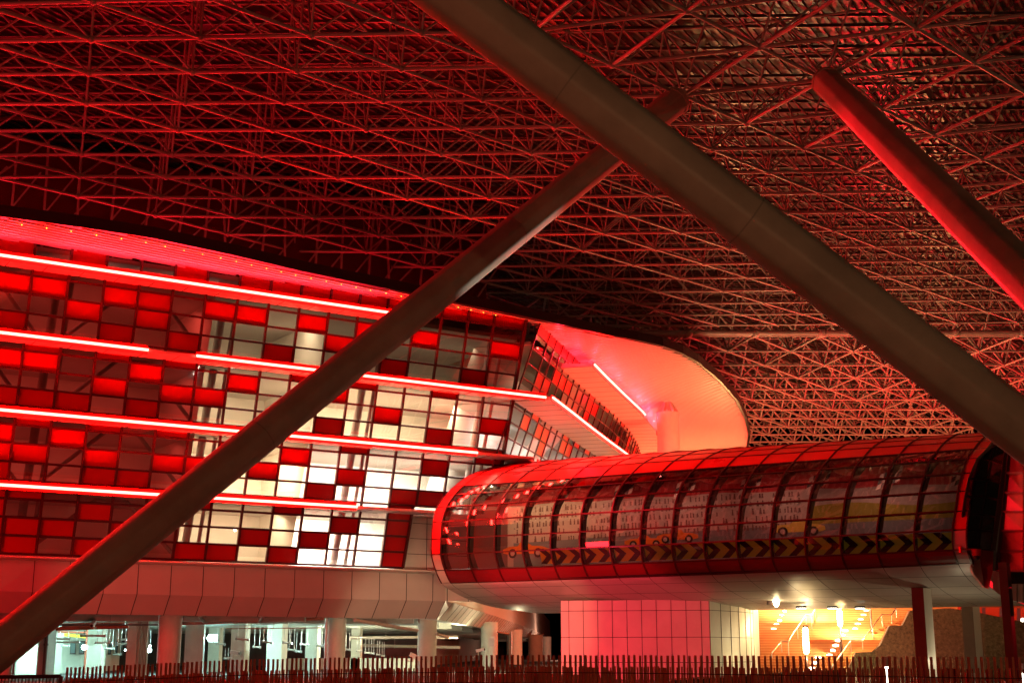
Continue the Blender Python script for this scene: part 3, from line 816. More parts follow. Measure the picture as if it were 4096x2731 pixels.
for i in (0,1):
    for a,b in zip(rows,rows[1:]):
        q=[vp(rx(i,b),b,Yr[i]),vp(rx(i+1,b),b,Yr[i+1]),vp(rx(i+1,a),a,Yr[i+1]),vp(rx(i,a),a,Yr[i])]
        mb=MB(); mb.hexa(q,[p+Vector((0,.12,0)) for p in q]); mb.build('red_panel',M['maroon'],V)
        vb.bar(vp(rx(i,b),b,Yr[i]-.06),vp(rx(i+1,b),b,Yr[i+1]-.06),.1,.1)
for i in (0,1,2): vb.bar(vp(rx(i,1165),1165,Yr[i]-.06),vp(rx(i,150),150,Yr[i]-.06),.12,.14,up=Vector((0,1,0)))
vb.bar(vp(600,290,64.7),vp(502,1015,64.7),.2,.1,up=Vector((0,1,0)))
vb.build('vestibule_frame',M['dark'],V)
# backing rooms and pale cladding beneath
c3=MB(); q=[vp(300,1000,65.05),vp(395,1003,66),vp(470,1145,66),vp(440,1290,65.5),vp(360,1190,65.05)]; c3.hexa(q[::-1],[p+Vector((0,.3,0)) for p in q[::-1]])
q=[vp(395,1003,66),vp(505,1015,65),vp(500,1170,65),vp(470,1300,65.3),vp(440,1290,65.5),vp(470,1145,66)]; 
c3.build('pale_cladding',M['clad2'],V)
c4=MB(); c4.poly([p for p in q[::-1]]); c4.build('dark_reveal',M['colred'],V)
c5=MB(); q=[vp(500,1168,64.9),vp(556,1168,64.9),vp(556,1345,64.9),vp(500,1300,64.9)]; c5.poly(q[::-1]); c5.build('pale_corner',M['clad2'],V)
c6=MB(); q=[vp(620,1265,67),vp(960,1265,67),vp(960,1440,67),vp(620,1380,67)]; c6.hexa(q[::-1],[p+Vector((0,.3,0)) for p in q[::-1]])
c7=MB(); q=[vp(612,1170,67.2),vp(960,1170,67.2),vp(960,1262,67.2),vp(612,1262,67.2)]; c7.poly(q[::-1]); c7.build('dark_band',M['dark'],V)
jb=MB()
for x in (680,725,800): jb.bar(vp(x,1265,66.98),vp(x,1400,66.98),.03,.02,up=Vector((0,1,0)))
addm(c6,jb); c6.build('pale_lower_wall',[M['clad2'],M['joint']],V)
bkp=MB(); q=[vp(330,300,70.5),vp(980,300,70.5),vp(980,1165,70.5),vp(280,1165,70.5)]; bkp.poly(q[::-1]); bkp.quad(vp(400,1165,70.5),vp(980,1165,70.5),vp(980,1165,62),vp(520,1165,64.7)); bkp.build('inner_wall',M['concd'],V)

# ================================================================ CCTV + small things
def cctv(p,label,face,sc_=1.0,dome=False,group=None):
    R=root('security_camera',p,label,'camera',group); p=Vector(p); f=Vector(face).normalized()
    mb=MB()
    if dome:
        mb.tube(p,p-Vector((0,0,.30*sc_)),.24*sc_,14,r2=.20*sc_); mb.build('housing',M['plast'],R,smooth=True)
        mb=MB(); mb.ball(p-Vector((0,0,.36*sc_)),.15*sc_,12,8); mb.build('lens_dome',M['dark'],R,smooth=True)
        mb=MB(); mb.tube(p,p-f*.7*sc_,.05*sc_,8); mb.box(p-f*.75*sc_,.06*sc_,.3*sc_,.3*sc_); mb.build('bracket',M['plast'],R)
    else:
        mb.bar(p,p+f*.5*sc_-Vector((0,0,.08*sc_)),.17*sc_,.17*sc_); mb.build('housing',M['cam'],R)
        mb=MB(); mb.tube(p+f*.5*sc_-Vector((0,0,.08*sc_)),p+f*.54*sc_-Vector((0,0,.086*sc_)),.07*sc_,10); mb.build('lens',M['dark'],R)
        mb=MB(); mb.tube(p+f*.15*sc_,p+f*.1*sc_-Vector((0,0,.28*sc_)),.04*sc_,6); mb.tube(p+f*.1*sc_-Vector((0,0,.28*sc_)),p-f*.2*sc_-Vector((0,0,.3*sc_)),.04*sc_,6); mb.build('bracket',M['cam'],R)
cctv(vp(377,1008,64.2),'small red dome camera on a bracket under the right end of the tube bridge',(-.2,-1,0) if False else (1,0,0),1.0,dome=True)

# ================================================================ PARKING UNDERCROFT
pk=MB(); cpl=[Vector((p.x,p.y,ZF2+.55)) for p in C_]; pk.poly(cpl+[Vector((-75,350,ZF2+.55)),Vector((-75,62,ZF2+.55))])
def xmax(y):
    for a,b in zip(C_,C_[1:]):
        if a.y<=y<=b.y: return a.x+(b.x-a.x)*(y-a.y)/(b.y-a.y)
    return C_[-1].x

UC=root('undercroft',(-20,120,0),'concrete parking undercroft with beams below the building','building')
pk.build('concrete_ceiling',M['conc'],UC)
bm=MB()
for i,y in enumerate((84,91,98,105,113,122,132,143,156,170,186,204,225,250,280)): xm=xmax(y)-.8; bm.box(((xm-64)/2,y,ZF2+.15),xm+64,.8,.75)
for x in (-34,-22,-10): bm.box((x,125,ZF2+.2),.8,66,.65)
bm.build('ceiling_beam',M['conc'],UC)
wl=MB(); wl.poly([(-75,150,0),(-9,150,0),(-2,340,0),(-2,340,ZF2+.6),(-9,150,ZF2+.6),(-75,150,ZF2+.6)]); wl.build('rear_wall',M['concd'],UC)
lw_=aty(0,2600,96); wl=MB()
def flr(px,Y): p=aty(px,2600,Y); p.z=0; return p
def wall(pa_,Ya,pb_,Yb,m,name,par,z0=0,z1=ZF2+.5,th=.3):
    a=flr(pa_,Ya); b=flr(pb_,Yb); n=(b-a).normalized(); n=Vector((-n.y,n.x,0))*th; mb=MB()
    q=[a,b,b+n,a+n]; mb.hexa([p+Vector((0,0,z0)) for p in q],[p+Vector((0,0,z1)) for p in q]); return mb.build(name,m,par)
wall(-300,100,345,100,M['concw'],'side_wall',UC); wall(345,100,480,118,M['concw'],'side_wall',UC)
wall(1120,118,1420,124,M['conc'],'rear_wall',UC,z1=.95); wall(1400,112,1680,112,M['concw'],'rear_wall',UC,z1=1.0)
for px,Y,wl_ in ((290,99.6,'left one of the pair beside the floodlight'),(325,99.6,'right one of the pair beside the floodlight'),(432,111,'first of the three right of the mint pier'),(458,115,'middle one of the three right of the mint pier'),(482,118,'last of the three, next to the conduit pier'),(112,99.6,'alone at the far left behind the big strut')):
    a=flr(px-10,Y-.1);b=flr(px+12,Y-.1); z0,z1=1.6-(2625-2600)/5500*Y+.2,1.6+(2600-2562)/5500*Y
    R=root('narrow_window',a+Vector((0,0,z0)),'narrow grey window, '+wl_,'window','narrow windows in the undercroft wall')
    mb=MB(); mb.hexa([a+Vector((0,0,z0)),b+Vector((0,0,z0)),b+Vector((0,.08,z0)),a+Vector((0,.08,z0))],[a+Vector((0,0,z1)),b+Vector((0,0,z1)),b+Vector((0,.08,z1)),a+Vector((0,.08,z1))]); mb.build('frame',M['dark'],R)
    mb=MB(); w_=(b-a)*.12; mb.quad(a+w_+Vector((0,-.01,z0+.1)),b-w_+Vector((0,-.01,z0+.1)),b-w_+Vector((0,-.01,z1-.1)),a+w_+Vector((0,-.01,z1-.1))); mb.build('pane',M['wgrey'],R)
# round columns: (px centre, px width, Y, label)
rc=[(22,62,76.5,'brown lit round column at the far left behind the big strut'),(676,92,81,'round concrete column left of centre, brown in shade, above the fence'),
 (1345,72,87,'round column with a drainpipe on its left side, brown shaded'),(1708,76,91,'free standing cream round column lit evenly, left of the pink pier'),
 (1957,68,121,'cream round column with a small junction box, second from the pink pier group'),(2058,62,165,'cream round column with a pipe running down its face'),(2142,60,215,'cream round column just left of the pier, second last in the row'),(2188,34,250,'slim looking cream round column nearest the pink pier')]
for px,wpx,Y,lab in rc:
    p=flr(px,Y); r=wpx/2/5500*Y; R=root('round_column',p,lab,'column','round columns along the undercroft edge')
    mb=MB(); mb.tube(p,p+Vector((0,0,ZF2+.5)),r,24); mb.build('shaft',M['concw'],R,smooth=True)
    mb=MB(); mb.tube(p+Vector((0,0,ZF2-.25)),p+Vector((0,0,ZF2+.5)),r*1.02,24,r2=r*1.03); mb.build('collar',M['concw'],R,smooth=True)
def dpipe(px,Y,w_,m,lab,z1=ZF2+.3,nm='drain_pipe'):
    p=flr(px,Y); mb=MB(); r=w_/2/5500*Y; mb.tube(p,p+Vector((0,0,z1)),r,10)
    for z_ in (1.9,3.0): mb.tube(p+Vector((0,0,z_)),p+Vector((0,0,z_+.12)),r*1.35,10)
    mb.build(nm,m,None,smooth=True,label=lab,cat='pipe',origin=p)
dpipe(1303,85,12,M['duct'],'grey drainpipe against the brown shaded round column'); dpipe(182,83,14,M['concd'],'thick dark drainpipe on the beige column at the left')
dpipe(2046,162,8,M['duct'],'thin grey pipe on the cream round column near the pier'); dpipe(343,97,8,M['piper'],'rusty red standpipe beside the bright floodlight at the left'); dpipe(60,80,9,M['concd'],'dark drainpipe beside the far left round column')
# square piers (px left, px right of front face, side to, Y)
sc_=[(68,150,150,92,'wide pale square pier at the far left'),(152,178,222,84,'beige lit square pier carrying a dark drainpipe'),(222,248,248,96,'narrow mint lit square pier right of the beige one'),
 (348,404,424,99,'mint lit square pier beside the rusty standpipe'),(505,544,592,86,'square pier with a row of conduits on its beige side'),(738,812,818,90,'dazzling white lit square pier next to the floodlight'),
 (832,876,890,108,'dim square pier just right of the floodlight'),(922,977,998,92,'mint lit square pier with a security camera'),(1066,1126,1149,96,'mint lit square pier in the middle of the undercroft'),(1221,1268,1282,100,'mint lit square pier left of the drainpipe column'),(1404,1440,1449,112,'grey green square pier behind the row of hanging lamps')]
for a,b,c,Y,lab in sc_:
    pa_=flr(a,Y);pb_=flr(b,Y); q=[pa_,pb_]
    if c>b: pc=flr(c,Y+1.1)
    else: pc=flr(b,Y+1.1)
    pd=pa_+(pc-pb_); mb=MB(); q=[pa_,pb_,pc,pd]; mb.hexa(q,[p+Vector((0,0,ZF2+.5)) for p in q])
    R=root('square_pier',pa_,lab,'column','square piers inside the undercroft'); mb.build('shaft',M['concw'],R)
    if a==505:
        for i in range(6): mb=MB(); f=.15+.13*i; p=pb_.lerp(pc,f)+Vector((.05,-.06,0)); mb.tube(p,p+Vector((0,0,ZF2+.2)),.05,6); mb.build('conduit',M['pipe'],R)
# overhead pipes
def hp(x0,y0,Y0,x1,y1,Y1,r,m,lab,nm='overhead_pipe'):
    p=aty(x0,y0,Y0);q=aty(x1,y1,Y1); mb=MB(); mb.tube(p,q,r,10)
    n=int((q-p).length/2.5)
    for i in range(1,n): c=p.lerp(q,i/n); d=(q-p).normalized()*.04; mb.tube(c-d,c+d,r*1.2,10); mb.tube(c,c+Vector((0,0,.7)),.015,4)
    mb.build(nm,m,None,smooth=True,label=lab,cat='pipe',origin=p)
hp(225,2513,84,515,2503,84,.13,M['piper'],'thick red sprinkler pipe at the left under the ceiling')
hp(250,2498,86,500,2492,86,.11,M['piper'],'red pipe just above the thick sprinkler pipe at the left')
hp(240,2497,82,640,2497,82,.06,M['concd'],'long thin dark pipe in front of the red pipes')
hp(330,2474,85,480,2466,85,.20,M['duct'],'fat grey duct pipe close under the lip at the left')
hp(720,2492,88,1295,2472,88,.12,M['piper'],'long red pipe right of the brown shaded column')
hp(725,2466,85,850,2478,85,.04,M['duct'],'thin conduit near the white lit bracket')
hp(820,2482,84,1040,2482,84,.11,M['pipe'],'short beige trunking between the two slanted brackets')
hp(820,2503,92,1100,2495,92,.035,M['duct'],'thin white pipe above the mint lit piers')
hp(905,2513,90,1285,2509,90,.03,M['piper'],'thin red pipe above the hanging lamps')
hp(1418,2478,84,1670,2520,88,.11,M['pipe'],'slanting beige pipe rising to the left of the free standing column')
hp(1745,2533,90,1792,2548,91,.11,M['pipe'],'short end of the slanting beige pipe right of the free standing column')
hp(1400,2549,108,1830,2546,108,.12,M['pipe'],'long beige pipe low under the beams')
hp(1450,2580,120,1840,2588,118,.14,M['pipe'],'dim fat pipe deep in the undercroft')
hp(1990,2526,100,2035,2534,101,.07,M['piper'],'short red pipe between the cream columns')
hp(230,2525,96,345,2528,96,.07,M['piper'],'thin bent red pipe near the yellow line')
mb=MB(); mb.bar(aty(250,2536,97),aty(345,2546,98),.1,.22); mb.build('yellow_beam',M['yellow'],label='bright yellow cable tray above the narrow windows at the left',cat='beam')
for x,sg,lab in ((800,1,'slanted steel bracket below the lip, left one of the pair'),(1050,-1,'slanted steel bracket below the lip, right one of the pair')):
    mb=MB(); mb.bar(aty(x-sg*4,2460,82),aty(x+sg*18 if sg>0 else x-18,2484,84),.14,.2); mb.bar(aty(x+sg*6,2460,82.2),aty(x+sg*18+8,2484,84.2),.10,.2); mb.build('steel_bracket',M['clad2'],label=lab,cat='bracket')
# hanging tube lamps
def pendant(x0,x1,y,Y,top,lab,sk=0):
    p=aty(x0,y,Y); q=aty(x1,y+sk,Y); R=root('hanging_lamp',(p+q)/2,lab,'lamp','tube lamps hanging in the undercroft')
    mb=MB(); mb.tube(p,q,.06,8); mb.build('lamp_tube',M['lip'],R,smooth=True)
    d=(q-p).normalized()*.05
    mb=MB(); mb.tube(p-d,p+d,.09,8); mb.tube(q-d,q+d,.09,8); mb.build('end_cap',M['duct'],R)
    zt_=aty(x0,top,Y).z
    for f in (.12,.88): c=p.lerp(q,f); mb=MB(); mb.tube(c,(c.x,c.y,zt_),.02,5); mb.build('hanging_rod',M['duct'],R)
PL=[(325,422,2541,84,2490,'long beige'),(222,278,2554,86,2500,'short white'),(228,316,2567,88,2505,'white'),(248,276,2581,96,2520,'small grey'),(312,338,2606,104,2530,'dim'),
 (382,445,2569,88,2505,'white'),(484,505,2556,88,2500,'half hidden white'),(466,505,2574,90,2510,'white'),(420,454,2592,96,2515,'grey white'),(456,484,2615,104,2540,'dim grey'),
 (590,602,2581,92,2520,'stubby'),(866,898,2573,92,2510,'tilted cream'),(945,993,2552,86,2490,'long cream'),(1014,1041,2585,94,2505,'cream'),(1050,1086,2565,90,2505,'cream'),
 (898,914,2631,106,2590,'faint'),(1132,1166,2568,92,2508,'cream'),(1153,1179,2596,98,2515,'cream'),(1183,1205,2603,100,2525,'cream'),(1202,1233,2574,94,2522,'tilted cream'),(1267,1290,2581,96,2522,'partly hidden cream'),
 (1381,1400,2595,96,2530,'cream'),(1427,1445,2601,100,2545,'dim cream'),(1460,1477,2608,106,2555,'small cream'),(1484,1496,2611,108,2555,'small cream'),(1507,1519,2616,110,2560,'small cream'),(1527,1537,2621,112,2565,'tiny cream')]
nb=[(335,'over the fat pier by the standpipe'),(0,'')]
for i,(a,b,y,Y,tp_,lk) in enumerate(PL):
    where='at the far left by the floodlight' if b<350 else 'by the narrow windows' if b<510 else 'beside the first brown column' if b<700 else 'right of the big floodlight' if b<920 else 'on the camera pier' if b<1000 else 'between the mint lit piers' if b<1240 else 'beside the drainpipe column' if b<1410 else 'in the dim row before the free standing column'
    idx=sum(1 for p_ in PL[:i] if True and (p_[5]==lk))
    pendant(a,b,y,Y,tp_,'%s tube lamp %s, %s'%(lk,where,['highest','a little lower','lower','second lowest','lowest','end one'][min(5,idx)]),sk=(b-a)*.10 if b>850 else 0)
# flood lamps
def flood(px,py,Y,r,lab,e,sy=1):
    p=aty(px,py,Y); R=root('floodlight',p,lab,'lamp'); mb=MB(); mb.ball(p,r,14,10,sz=sy); mb.build('glowing_lens',M['cool'],R,smooth=True)
    mb=MB(); mb.box(p+Vector((0,r+.12,0)),r*2,.16,r*1.6); mb.build('housing',M['duct'],R)
    lamp('flood_beam','POINT',p-Vector((0,r+.25,0)),e,(.55,1,.88),size=0)
flood(336,2587,92,.16,'cool white glaring floodlight between the narrow windows at the left',600)
flood(595,2600,92,.13,'smaller glaring floodlight left of the first brown round column',420)
flood(846,2550,94,.32,'biggest cool white floodlight glaring beside the white lit pier',1700,sy=.5)
flood(501,2598,95,.05,'tiny bright lamp left of the conduit pier',30)
lamp('undercroft_glow','AREA',flr(560,98)+Vector((0,0,3.2)),1800,(.55,1,.88),size=30,sizey=6,to=flr(560,96)+Vector((0,0,0)))
lamp('undercroft_left','POINT',flr(90,90)+Vector((0,0,1.5)),600,(.62,1,.88),size=.4)
cctv(aty(922,2605,91.2),'white security camera on the mint lit square pier',(.95,-.3,0),1.3)
cctv(aty(1640,2614,86),'cream security camera on the left of the free standing column',(.9,.2,-.3),1.5)
cctv(aty(1905,2602,94),'white security camera beside the column with the junction box',(.8,-.2,.3),1.2)
cctv(aty(380,2486,80),'white round faced camera under the lip at the left',(0,-1,-.2),1.2)
mb=MB(); p=aty(1965,2566,94.6); mb.box(p,.35,.12,.55); mb.build('junction_box',M['cam'],label='small cream junction box on a round column',cat='box',origin=p)

# ================================================================ STAIRCASE (right)
ST=root('staircase',flr(3340,92),'wide orange lit outdoor staircase beyond the pier','stairs')
Ys=90.0; Ye=118.0; NS=40; rise=.185
mb=MB(); mb2=MB()
xl,xr=flr(3040,Ys).x,flr(3840,Ys).x+6
for i in range(NS):
    y0=Ys+(Ye-Ys)*i/NS; y1=Ys+(Ye-Ys)*(i+1)/NS; z0=rise*i; z1=z0+rise
    mb2.quad((xl,y0,z0),(xr,y0,z0),(xr,y0,z1-.03),(xl,y0,z1-.03)); mb.box(((xl+xr)/2,(y0+y1)/2-.02,z1-.02),xr-xl,(y1-y0)+.04,.05)
mb.build('treads',M['orange'],ST); mb2.build('risers',M['orange2'],ST)
bs_=MB()
for i in range(9):
    for s_,px0 in ((0,3150),(1,3290)): 
        pass
def stz(Y): return (Y-Ys)/(Ye-Ys)*NS*rise
def on_stair(px,py):
    # solve for Y where the viewing ray meets the flight plane
    r=ray(px,py); k=r.z/r.y; sl=NS*rise/(Ye-Ys)
    Y=(1.6+sl*Ys)/(sl-k) if sl>k else 100
    return Vector((r.x/r.y*Y,Y,1.6+k*Y))
lamps_px=[(3094,2520),(3105,2501),(3116,2484),(3126,2465),(3137,2448),(3236,2693),(3247,2676),(3257,2655),(3271,2633),(3316,2624),(3329,2604),(3341,2584),(3352,2564),(3367,2543),(3379,2525),(3419,2519),(3430,2500),(3441,2482),(3453,2464),(3464,2447)]
for x,y in lamps_px:
    p=on_stair(x,y); mb=MB(); mb.ball(p-Vector((0,.12,-.08)),.21,12,6,sz=.42); mb.build('step_light',M['steplamp'],ST)
def handrail(pts,lab,px_posts):
    P=[]
    for x,y,yb in pts:
        b=on_stair(x,yb); P.append((Vector((b.x,b.y,1.6+ray(x,y).z/ray(x,y).y*b.y)),b))
    R=root('handrail',P[0][1],lab,'handrail','stainless handrails on the staircase'); mb=MB()
    for (a,_),(b,_) in zip(P,P[1:]): mb.tube(a,b,.045,8)
    mb.build('rail',M['rail'],R,smooth=True)
    for (a,b) in P:
        mb=MB(); mb.tube(b,a,.03,8); mb.build('post',M['rail'],R,smooth=True)
    for (a,b),(c,d) in zip(P,P[1:]):
        if (a-c).length>3: mb=MB(); m_=(a+c)/2; n_=(b+d)/2; mb.tube(n_,m_,.03,8); mb.build('post',M['rail'],R,smooth=True)
handrail([(3330,2665,2705),(3405,2561,2610),(3452,2562,2605),(3530,2456,2510),(3569,2458,2500),(3586,2430,2470)],'long stainless handrail beside the stone wall','')
handrail([(3088,2610,2640),(3127,2563,2615),(3155,2563,2620),(3225,2458,2500),(3248,2460,2520),(3262,2435,2480)],'left stainless handrail in the middle of the staircase','')
mb=MB()
for i in range(1,15):
    for (x0,y0) in ((3130,2450),(3240,2470)):
        pass
def tubelamp(px,y0,y1,Y,lab,e,yb):
    e*=2.4
    b=aty(px,yb,Y); p=aty(px,y1,Y); q=aty(px,y0,Y); R=root('tube_lamp_post',(p.x,p.y,0),lab,'lamp','glowing tube lamps by the staircase')
    mb=MB(); mb.tube((p.x,p.y,0),p,.09,10); mb.build('post',M['dark'],R,smooth=True)
    mb=MB(); mb.tube(p+Vector((0,0,.2)),(p.x,p.y,q.z-.2),.17,14); mb.ball(p+Vector((0,0,.2)),.17,14,8,sz=1.3); mb.ball((p.x,p.y,q.z-.2),.17,14,8,sz=1.3); mb.build('glowing_tube',M['warm'],R,smooth=True)
    mb=MB(); mb.tube((p.x,p.y,q.z),(p.x,p.y,q.z+.12),.15,10); mb.build('cap',M['dark'],R)
    lamp('tube_lamp_light','POINT',((p.x,p.y-.4,p.z-.3)),e,(1,.66,.26),size=0)
tubelamp(3226,2507,2614,84,'nearer glowing tube lamp left on the staircase',140,2700)
tubelamp(3361,2436,2504,93,'farther glowing tube lamp right under the bridge belly',420,2620)
mb=MB(); pp_=flr(3491,100); mb.tube(pp_,pp_+Vector((0,0,6)),.08,8); mb.build('slim_post',M['dark'],label='slim dark post between the two handrails on the staircase',cat='post',origin=pp_)
# belly spotlight
p=aty(3105,2405,76.5); R=root('bridge_spotlight',p,'glaring warm spotlight on the rounded pier side under the bridge','lamp'); mb=MB(); mb.ball(p,.17,12,8,sz=1.7); mb.build('glowing_lens',M['warm'],R,smooth=True); mb=MB(); mb.box(p+Vector((-.3,.3,.1)),.3,.4,.5); mb.build('housing',M['dark'],R)
lamp('belly_light','POINT',p+Vector((.8,-1.2,-1.2)),80,(1,.72,.36),size=0)
for px,bl_ in ((3205,'leftmost of three'),(3330,'middle one of three'),(3440,'rightmost of three')):
    p=aty(px,2431,78); R=root('belly_downlight',p,'small warm downlight under the bridge belly, '+bl_,'lamp','downlights along the bridge belly'); mb=MB(); mb.tube(p,p+Vector((0,0,.12)),.3,12); mb.build('housing',M['dark'],R); mb=MB(); mb.tube(p-Vector((0,0,.03)),p,.26,12); mb.build('lens',M['steplamp'],R)
# stone wall (stepped top edge)
SW=MB(); top=[(3375,2731),(3385,2690),(3425,2608),(3500,2605),(3520,2580),(3558,2502),(3610,2500),(3640,2440),(3800,2431),(3905,2447),(4096,2486),(4300,2530)]
Y=88.0; q=[aty(x,y,Y+(x-3375)*-.006) for x,y in top]; q+= [Vector((q[-1].x,q[-1].y,-.1)),Vector((q[0].x,q[0].y,-.1))]
nn=Vector((.15,1,0)).normalized(); SW.hexa(q[::-1],[p+nn*.9 for p in q[::-1]])
SW.build('rubble_stone_wall',M['stone'],label='brown rubble stone wall with a stepped top beside the staircase',cat='wall',origin=q[-1])
# striped arcade roof far right
ar=root('striped_canopy',aty(4000,2500,100),'curved orange canopy with blue stripes behind the stone wall at the right edge','canopy')
mo=MB();mbq=MB()
for i in range(30):
    a=i/30;b=(i+1)/30
    f=lambda t:aty(3830+t*420,2425+t*10,104-t*6); g_=lambda t:aty(3830+t*420,2425+20+t*95,98-t*10)
    (mbq if i%5==2 else mo).quad(g_(a),g_(b),f(b),f(a))
mo.build('orange_panel',M['ored'],ar); mbq.build('blue_stripe',M['blue'],ar)
for x,y in ((4090,2478),): p=aty(x,y,92); m_=MB(); m_.ball(p,.12,8,6); m_.build('lamp',M['steplamp'],ar)
lamp('arcade_light','POINT',aty(4000,2560,92),160,(1,.7,.4),size=.5)
# backdrop building behind the stairs
bb=MB(); bb.quad((xl-3,Ye,0),(xr+20,Ye,0),(xr+20,Ye,9),(xl-3,Ye,9)); bb.build('stair_head_wall',M['orange'],label='orange lit wall at the head of the staircase',cat='wall')
# steel box columns
def boxcol(px,w_,side,Y,ztop,m1,m2,lab):
    a=flr(px,Y); b=flr(px+w_,Y); c=flr(px+w_+side,Y+.9); d=a+(c-b); R=root('steel_box_column',a,lab,'column','steel columns under the right end of the bridge')
    up=Vector((0,0,ztop)); mb=MB(); mb.hexa([a,b,c,d],[a+up,b+up,c+up,d+up]); mb.build('shaft',m1,R)
    e=(b-a).normalized(); mb=MB(); mb.quad(b+e*.006,c+e*.006,c+up+e*.006,b+up+e*.006); mb.build('side_plate',m2,R)
    mb=MB(); o=(a+c)/2; mb.box(o+Vector((0,0,.15)),(b-a).length*1.8,(c-b).length*1.5,.3); mb.build('base_plate',M['conc'],R)
boxcol(3661,48,32,69,4.7,M['colred'],M['clad2'],'square column with a dark red front and pale side, leftmost under the bridge end')
boxcol(3857,46,28,83,4.6,M['cololive'],M['clad2'],'square column with a brown front and pale side in front of the stone wall')
boxcol(4020,34,14,60,5.4,M['colred'],M['dark'],'slimmer red column with a black side at the right edge')

# ================================================================ FENCE
def fz(px):      # top-line offset from horizon in px, distance
    if px<1000: off=-66+(px-280)/720*32
    elif px<1900: off=-34+(px-1000)/900*16
    else: off=-18+max(0,(px-2500))/1600*-8 if px>2500 else -18
    Y=44-(px-280)/3820*14
    return off,Y
FE=root('picket_fence',flr(2200,36),'long brown picket fence of uneven stakes across the foreground','fence')
px=275.0; picks=[]
while px<4200:
    off,Y=fz(px); sp=16.5+ (px-280)/3820*9
    picks.append((px,off+random.uniform(-1.5,1.5),Y,7.5 if px<2000 else 8.5,0)); 
    # shorter stake of the rear row
    for t in (random.uniform(.25,.45),random.uniform(.55,.8)) if random.random()<.45 else (random.uniform(.3,.7),):
        picks.append((px+sp*t,off-42-random.uniform(0,6),Y+.5,6.0,1))
    if random.random()<.12: picks.append((px+sp*.5,off-random.choice((42,60)),Y+.7,14,2))
    px+=sp+random.uniform(-1,1)
picks.sort(key=lambda p:-(p[3]/1.0 if 0<p[0]<4096 and p[4]==0 else 1)*(1+p[0]/1e4))
rest=MB()
for n,(px,off,Y,wd_,kd) in enumerate(picks):
    b=aty(px,2600,Y); t=b.z+off/5500*Y; mb=MB() if n<100 else rest
    w_=wd_/5500*Y; a=random.uniform(-.5,.5); ux=Vector((math.cos(a),math.sin(a),0)); uy=Vector((-math.sin(a),math.cos(a),0)); tilt=Vector((random.uniform(-.012,.012),0,0))
    c=Vector((b.x,b.y,0)); q=[c+ux*(i*w_/2)+uy*(j*w_/2) for i,j in ((-1,-1),(1,-1),(1,1),(-1,1))]
    tt=[p+tilt+Vector((0,0,t)) for p in q]; mb.hexa(q,tt)
    if n<100: mb.build('picket',M['wood'],FE)
rest.build('picket_field',M['wood'],FE,kind='stuff')
for dz in (.30,.58):
    mb=MB(); px=275
    while px<4180:
        o0,Y0=fz(px); o1,Y1=fz(px+60); p=aty(px,2600,Y0-.06); q=aty(px+60,2600,Y1-.06); p.z+=o0/5500*Y0-dz-.15; q.z+=o1/5500*Y1-dz-.15; mb.tube(p,q,.012,6); px+=60
    mb.build('fence_wire',M['wire'],FE)
# low steel railing lower left
RL=root('steel_railing',flr(120,38),'low dark steel railing with a flat top in the bottom left corner','railing')
a=aty(-60,2706,38);b=aty(244,2703,37); mb=MB(); mb.bar(a,b,.06,.10); c=Vector((b.x,b.y,0)); mb.bar(c,b,.1,.08,up=Vector((0,1,0))); mb.build('top_rail',M['mull'],RL)
mb=MB()
for i in range(22): p=a.lerp(b,i/22); mb.bar((p.x,p.y,0),p,.03,.03,up=Vector((0,1,0)))
mb.build('balusters',M['mull'],RL)
# barriers and bins behind the fence
def barrier(px0,px1,ytop,Y,lab):
    a=aty(px0,ytop,Y);b=aty(px1,ytop,Y); R=root('traffic_barrier',Vector((a.x,a.y,0)),lab,'barrier','red plastic barriers behind the fence'); h_=a.z
    n=max(1,int((b-a).length/1.6)); mb=MB(); jm=MB()
    mb.box(((a.x+b.x)/2,a.y,h_*.42),(b-a).length,.42,h_*.84); mb.box(((a.x+b.x)/2,a.y,h_*.92),(b-a).length,.24,h_*.16); BMB=mb
    for i in range(n+1):
        x=a.x+(b.x-a.x)*i/n; BMB.box((x,a.y-.23,h_*.45),.06,.05,h_*.8)
    BMB.build('body',M['plast'],R)
    pass

for x0,x1,y,Y,lab in ((285,470,2716,52,'red barrier behind the left end of the fence'),(700,1010,2717,50,'dark red barrier behind the fence below the floodlight'),(1290,1470,2708,50,'red barrier behind the fence below the drainpipe column'),(1490,1570,2711,50,'short red barrier left of the car lamp'),(1980,2245,2693,56,'bright red barrier just left of the pink pier'),(2245,2400,2696,54,'red barrier in front of the pink pier')): barrier(x0,x1,y,Y,lab)
R=root('dark_skip',flr(3180,46),'dark low container behind the fence in front of the staircase','container'); mb=MB()
q=[aty(x,y,46) for x,y in ((2640,2722),(3000,2702),(3230,2688),(3352,2681),(3358,2700),(3358,2731))]+[aty(2640,2731,46)]
for p in q[-2:]: p.z=0
mb.hexa(q[::-1],[p+Vector((0,2.4,0)) for p in q[::-1]]); mb.build('body',M['navy'],R); mb=MB(); mb.bar(q[1]+Vector((0,-.03,0)),q[3]+Vector((0,-.03,0)),.08,.08); mb.build('top_rim',M['dark'],R)
def bollard(px,y0,Y,lab):
    p=aty(px,y0,Y); R=root('light_bollard',(p.x,p.y,0),lab,'lamp','glowing bollards by the stone wall'); mb=MB(); mb.tube((p.x,p.y,0),p,.11,12); mb.build('glowing_tube',M['steplamp'],R,smooth=True); mb=MB(); mb.tube(p,p+Vector((0,0,.35)),.13,12); mb.build('cap',M['clad2'],R,smooth=True)
bollard(3547,2665,50,'glowing white bollard behind the fence in front of the stone wall'); bollard(4092,2690,50,'glowing white bollard at the right edge behind the fence')
